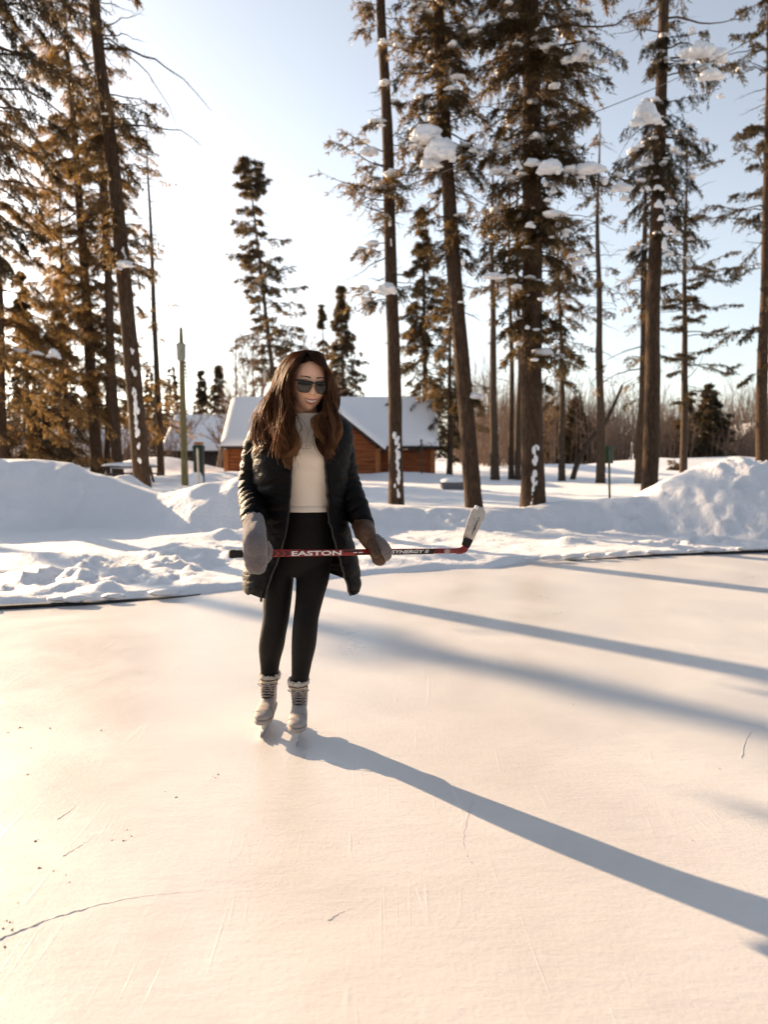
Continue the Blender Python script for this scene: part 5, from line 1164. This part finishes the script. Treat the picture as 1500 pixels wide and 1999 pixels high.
def decal(mat, name, pa, pb, text=None, zc=0, h=.018, bold=.02, shear=0, polys=None):
    d0, d1 = px_d(pa), px_d(pb); mb = MB()
    if text:
        a, b, F = text_mesh(text, d1 - d0, h, bold, shear); V = S0 + sd * (d0 + a)[:, None] + su * (zc - h / 2 + b)[:, None] + sf * .0112
        mb.add(V, F)
    else:
        for poly in polys:
            V = np.array([S0 + sd * (d0 + (d1 - d0) * u) + su * v + sf * .0109 for u, v in poly]); mb.add(V, np.arange(len(V))[None])
    mb.build(name, mat, stick, False)
decal(M['decal_w'], 'maker_lettering', 566, 664, 'EASTON', .0, .0205, .03)
decal(M['decal_w'], 'model_lettering', 762, 836, 'SYNERGY II', .001, .016, .03, .2)
decal(M['decal_k'], 'chevron_mark', 526, 564, polys=[[(k / 3, -.011), (k / 3 + .13, -.011), (k / 3 + .30, 0), (k / 3 + .17, 0)] for k in range(3)] + [[(k / 3 + .17, 0), (k / 3 + .30, 0), (k / 3 + .13, .011), (k / 3, .011)] for k in range(3)])
decal(M['decal_k'], 'dark_panel', 758, 845, polys=[[(0, -.0125), (1, -.0125), (1.06, .0125), (0, .0125)]])
decal(M['decal_k'], 'chevron_mark', 840, 866, polys=[[(k / 3, -.008), (k / 3 + .13, -.008), (k / 3 + .30, 0), (k / 3 + .17, 0)] for k in range(3)] + [[(k / 3 + .17, 0), (k / 3 + .30, 0), (k / 3 + .13, .008), (k / 3, .008)] for k in range(3)])
decal(M['decal_k'], 'dark_stripe', 668, 724, polys=[[(0, .002), (.5, .002), (.6, .010), (0.05, .010)], [(.4, -.010), (1, -.010), (1, -.004), (.45, -.004)]])
decal(M['decal_w'], 'small_mark', 688, 706, polys=[[(0, -.002), (.4, -.002), (.4, .002), (0, .002)], [(.55, -.002), (1, -.002), (1, .002), (.55, .002)]])
cr = px_d(872); mb = MB(); tt = np.linspace(0, 2 * np.pi, 20, endpoint=False)
for ra, rb_ in ((.0095, .0072), (.0045, .0025)):
    V = np.concatenate([S0 + sd * (cr + ra * 1.5 * np.cos(tt))[:, None] + su * (ra * np.sin(tt))[:, None] + sf * .0112, S0 + sd * (cr + rb_ * 1.5 * np.cos(tt))[:, None] + su * (rb_ * np.sin(tt))[:, None] + sf * .0112]); i = np.arange(20); j = (i + 1) % 20
    mb.add(V, np.stack([i, j, j + 20, i + 20], -1))
mb.build('round_emblem', M['decal_w'], stick, False)
# hosel and blade
YH = S1[1]
hz_ = [(893, 1075.5, .0135), (903, 1073.5, .0145), (909, 1068, .017), (914, 1060, .019)]
mb = MB()
def bsec(px, py, hw_, th, ax, Y, n=20):
    c = P(px, py, Y); t = np.linspace(0, 2 * np.pi, n, endpoint=False); a = np.array((ax[0], 0, -ax[1])); a = a / np.linalg.norm(a)
    return c + a * (hw_ * np.sign(np.cos(t)) * np.abs(np.cos(t)) ** .6)[:, None] + np.array((0, -1., 0)) * (th * np.sign(np.sin(t)) * np.abs(np.sin(t)) ** .6)[:, None]
mb.add(*loft([bsec(891, 1075.6, .0145, .010, (0, -1), YH - .01), bsec(900, 1075, .0155, .010, (-.15, -1), YH), bsec(907, 1072, .018, .009, (-.55, -.9), YH + .005), bsec(909, 1066, .019, .007, (-.85, -.6), YH + .008)])); mb.build('hosel', M['stick'], stick)
ctr = [(909, 1067, .020), (912.5, 1058, .023), (915, 1050, .026)]
mb = MB(); mb.add(*loft([bsec(x, y, h, .0065, (-.9, -.42), YH + .008) for x, y, h in ctr])); mb.build('blade_heel', M['rubber'], stick)
ctr = [(914, 1052, .0265, 0), (920, 1036, .030, .002), (926, 1021, .033, .006), (931, 1009, .035, .011), (935, 1000, .034, .017), (938, 994, .028, .020), (940, 990, .014, .022)]
mb = MB(); mb.add(*loft([bsec(x, y, h, .0065, (-.9, -.42), YH + .008 + d) for x, y, h, d in ctr])); mb.build('blade', M['blade'], stick)
mb = MB()
for (a, b, c) in ((916, 1046, 0), (919, 1038, 0), (923, 1029, .0)):
    mb.add(*tube1(spline([P(a + 6, b - 2, YH - .002), P(a + 8, b - 8, YH), P(a + 11, b - 12, YH), P(a + 13, b - 19, YH + .002)], 10), .0016, 5))
mb.build('blade_scuff', M['decal_k'], stick)
mb = MB(); mb.add(*blob(P(930.5, 990.5, YH + .02), (.009, .008, .011), .2)); mb.build('snow_bit', M['snow_tree'], stick)

# --- skates
def skate(toe_px, toe_Y, heel, top, shaft_c, lean):
    """toe: point under the toe cap; heel: ground point; top: centre of the boot top"""
    T_ = P(toe_px, 1442, toe_Y); T_[2] = 0; H_ = np.array((heel[0], heel[1], 0.0)); f = nrm(T_ - H_); s = np.array((f[1], -f[0], 0)) ; L = np.linalg.norm(T_ - H_); u = np.array((0, 0, 1.0))
    if s[0] < 0: s = -s
    lz = lean
    def W(x, y, z): return H_ + f * y + s * (x + lz * z) + u * z            # y from heel (0) to toe (L)
    g = empty('skate', H_ + f * L * .4); g.parent = woman; g.location = tuple(H_ + f * L * .4 - root_p)
    n = 32; th = np.linspace(0, 2 * np.pi, n, endpoint=False)
    def fsec(y, hw, zb, zt): return np.array([W(hw * np.sign(np.cos(t)) * abs(np.cos(t)) ** .75, y, (zb + zt) / 2 + (zt - zb) / 2 * np.sin(t)) for t in th])
    mb = MB()
    mb.add(*loft([fsec(-.012, .012, .10, .13), fsec(0, .028, .078, .16), fsec(.03, .034, .076, .18), fsec(.07, .035, .076, .17), fsec(.105, .036, .076, .142), fsec(.135, .039, .076, .130), fsec(.17, .043, .076, .126), fsec(.21, .044, .076, .122), fsec(.24, .037, .078, .114), fsec(.258, .024, .082, .108), fsec(.265, .008, .09, .10)]))
    tp = np.asarray(top); an = W(0, .05, .12)
    path = spline([an, W(0, .055, .18), (W(0, .055, .2) + tp) / 2, tp], 24)
    rx = np.interp(np.linspace(0, 1, 24), [0, .35, .7, 1], [.036, .039, .041, .044]); ry = np.interp(np.linspace(0, 1, 24), [0, .35, .7, 1], [.055, .056, .056, .058])
    shaft = [p + s * (a * np.cos(th))[:, None] + f * (b * np.sin(th))[:, None] for p, a, b in zip(path, rx, ry)]
    mb.add(*loft(shaft)); o = mb.build('boot', M['boot'], g); bake(o, ('REMESH', dict(mode='VOXEL', voxel_size=.004, use_smooth_shade=True)), ('SMOOTH', dict(factor=.5, iterations=3)))
    # sole, holder, steel
    mb = MB(); out = [(0, -.014), (.03, -.01), (.036, .06), (.037, .11), (.043, .19), (.04, .235), (.02, .266), (0, .27)]
    pts = [(x, y) for x, y in out] + [(-x, y) for x, y in out[-2:0:-1]]
    mb.add(*loft(np.array([[W(x * k, y, z) for x, y in pts] for k, z in ((.93, .068), (1, .071), (1, .083), (.96, .086))]))); mb.build('sole', M['boot'], g)
    mb = MB()
    for y0, y1 in ((.015, .09), (.155, .235)):
        mb.add(*loft(np.array([[W(a * w, (y0 + y1) / 2 + b * (y1 - y0) / 2 * l, z) for a, b in ((-1, -1), (1, -1), (1, 1), (-1, 1))] for w, l, z in ((.0045, .75, .026), (.006, .6, .045), (.019, .9, .066), (.024, 1, .071))])))
    mb.add(*loft(np.array([[W(a * .0045, .125 + b * .13, z) for a, b in ((-1, -1), (1, -1), (1, 1), (-1, 1))] for z in (.022, .034)]))); mb.build('blade_holder', M['holder'], g, False)
    mb = MB(); pr = [(-.018, .024), (-.012, .008), (.01, .001), (.13, .0), (.24, .001), (.268, .007), (.285, .02), (.282, .028), (.26, .025), (0, .026)]
    mb.add(*loft(np.array([[W(a, y, z) for y, z in pr] for a in (-.0019, .0019)]))); mb.build('blade', M['steel'], g, False)
    # front of the boot: lace panel, tongue, piping, fur
    FA, UA = 1.32, None
    def front(v, a, off):      # v 0..1 up the shaft front, a = angle from straight ahead
        i = v * 23; k = int(min(i, 22)); w = i - k; p = path[k] * (1 - w) + path[k + 1] * w; x = np.interp(i, range(24), rx) + off; y = np.interp(i, range(24), ry) + off
        return p + s * (x * math.sin(a)) + f * (y * math.cos(a))
    def panel(name, mat, v0, v1, a0, a1, off, th=.003):
        mb = MB(); V = np.array([[front(v0 + (v1 - v0) * j / 13, (-1 + 2 * i / 11) * (a0 + (a1 - a0) * j / 13), off) for i in range(12)] for j in range(14)])
        i = np.arange(14 * 12).reshape(14, 12); mb.add(V.reshape(-1, 3), np.stack([i[:-1, :-1], i[:-1, 1:], i[1:, 1:], i[1:, :-1]], -1).reshape(-1, 4)); o = mb.build(name, mat, g); bake(o, ('SOLIDIFY', dict(thickness=th, offset=0))); return o
    panel('lace_facing', M['facing'], .03, .64, .72, 1.0, .0045); panel('boot_tongue', M['tongue'], .64, .97, .85, .95, .005, .006)
    mb = MB()
    for k in range(6):
        v = .06 + .085 * k
        for sgn in (-1, 1): mb.add(*tube1(spline([front(v, -sgn * .85, .007), front(v + .02, -sgn * .3, .011), front(v + .055, sgn * .35, .011), front(v + .08, sgn * .9, .007)], 12), .0014, 6))
    for sgn in (-1, 1):
        mb.add(*tube1(spline([front(.66, 0, .014), front(.69, sgn * .5, .02), front(.62, sgn * .9, .022), front(.55, sgn * .55, .018), front(.64, 0, .015)], 16), .002, 6))
        mb.add(*tube1(spline([front(.65, 0, .014), front(.52, sgn * .3, .018), front(.40, sgn * .45, .016), front(.34, sgn * .4, .013)], 12), .002, 6))
        mb.add(*tube1([front(.69, sgn * 1.1, .006), front(.66, sgn * .4, .012), front(.655, 0, .013)], .0021, 6))
    mb.build('laces', M['lace'], g)
    mb = MB(); mb.add(*tube1(spline([front(.68, -1.0, .007), front(.95, -1.02, .007), front(.985, -.6, .009), front(.955, 0, .010), front(.985, .6, .009), front(.95, 1.02, .007), front(.68, 1.0, .007)], 40), .0026, 6)); mb.build('piping', M['piping'], g)
    mb = MB(); rgf = np.random.default_rng(int(toe_px))
    for k in range(46):
        a = k / 46 * 2 * np.pi; p = front(1.0, a, -.001) + u * (rgf.uniform(.000, .014) + .006 * abs(math.sin(a * .5) - .5))
        mb.add(*blob(p, (.009, .009, .011), .45, 2.5, k, ICO2))
    mb.build('fur_trim', M['fur'], g)
    mb = MB(); mb.add(*loft([fsec(y, hw + .001, .084, zt) for y, hw, zt in ((.205, .0435, .134), (.207, .0437, .1345), (.209, .0435, .134))], cap=False)); mb.build('toe_seam', M['piping'], g)
    return g
skate(579, 3.20, (X(583, 3.46), 3.46), P(583, 1334, 3.385), None, -.0)
skate(510.5, 3.295, (X(524, 3.555), 3.555), P(527.5, 1321, 3.50), None, -.0)
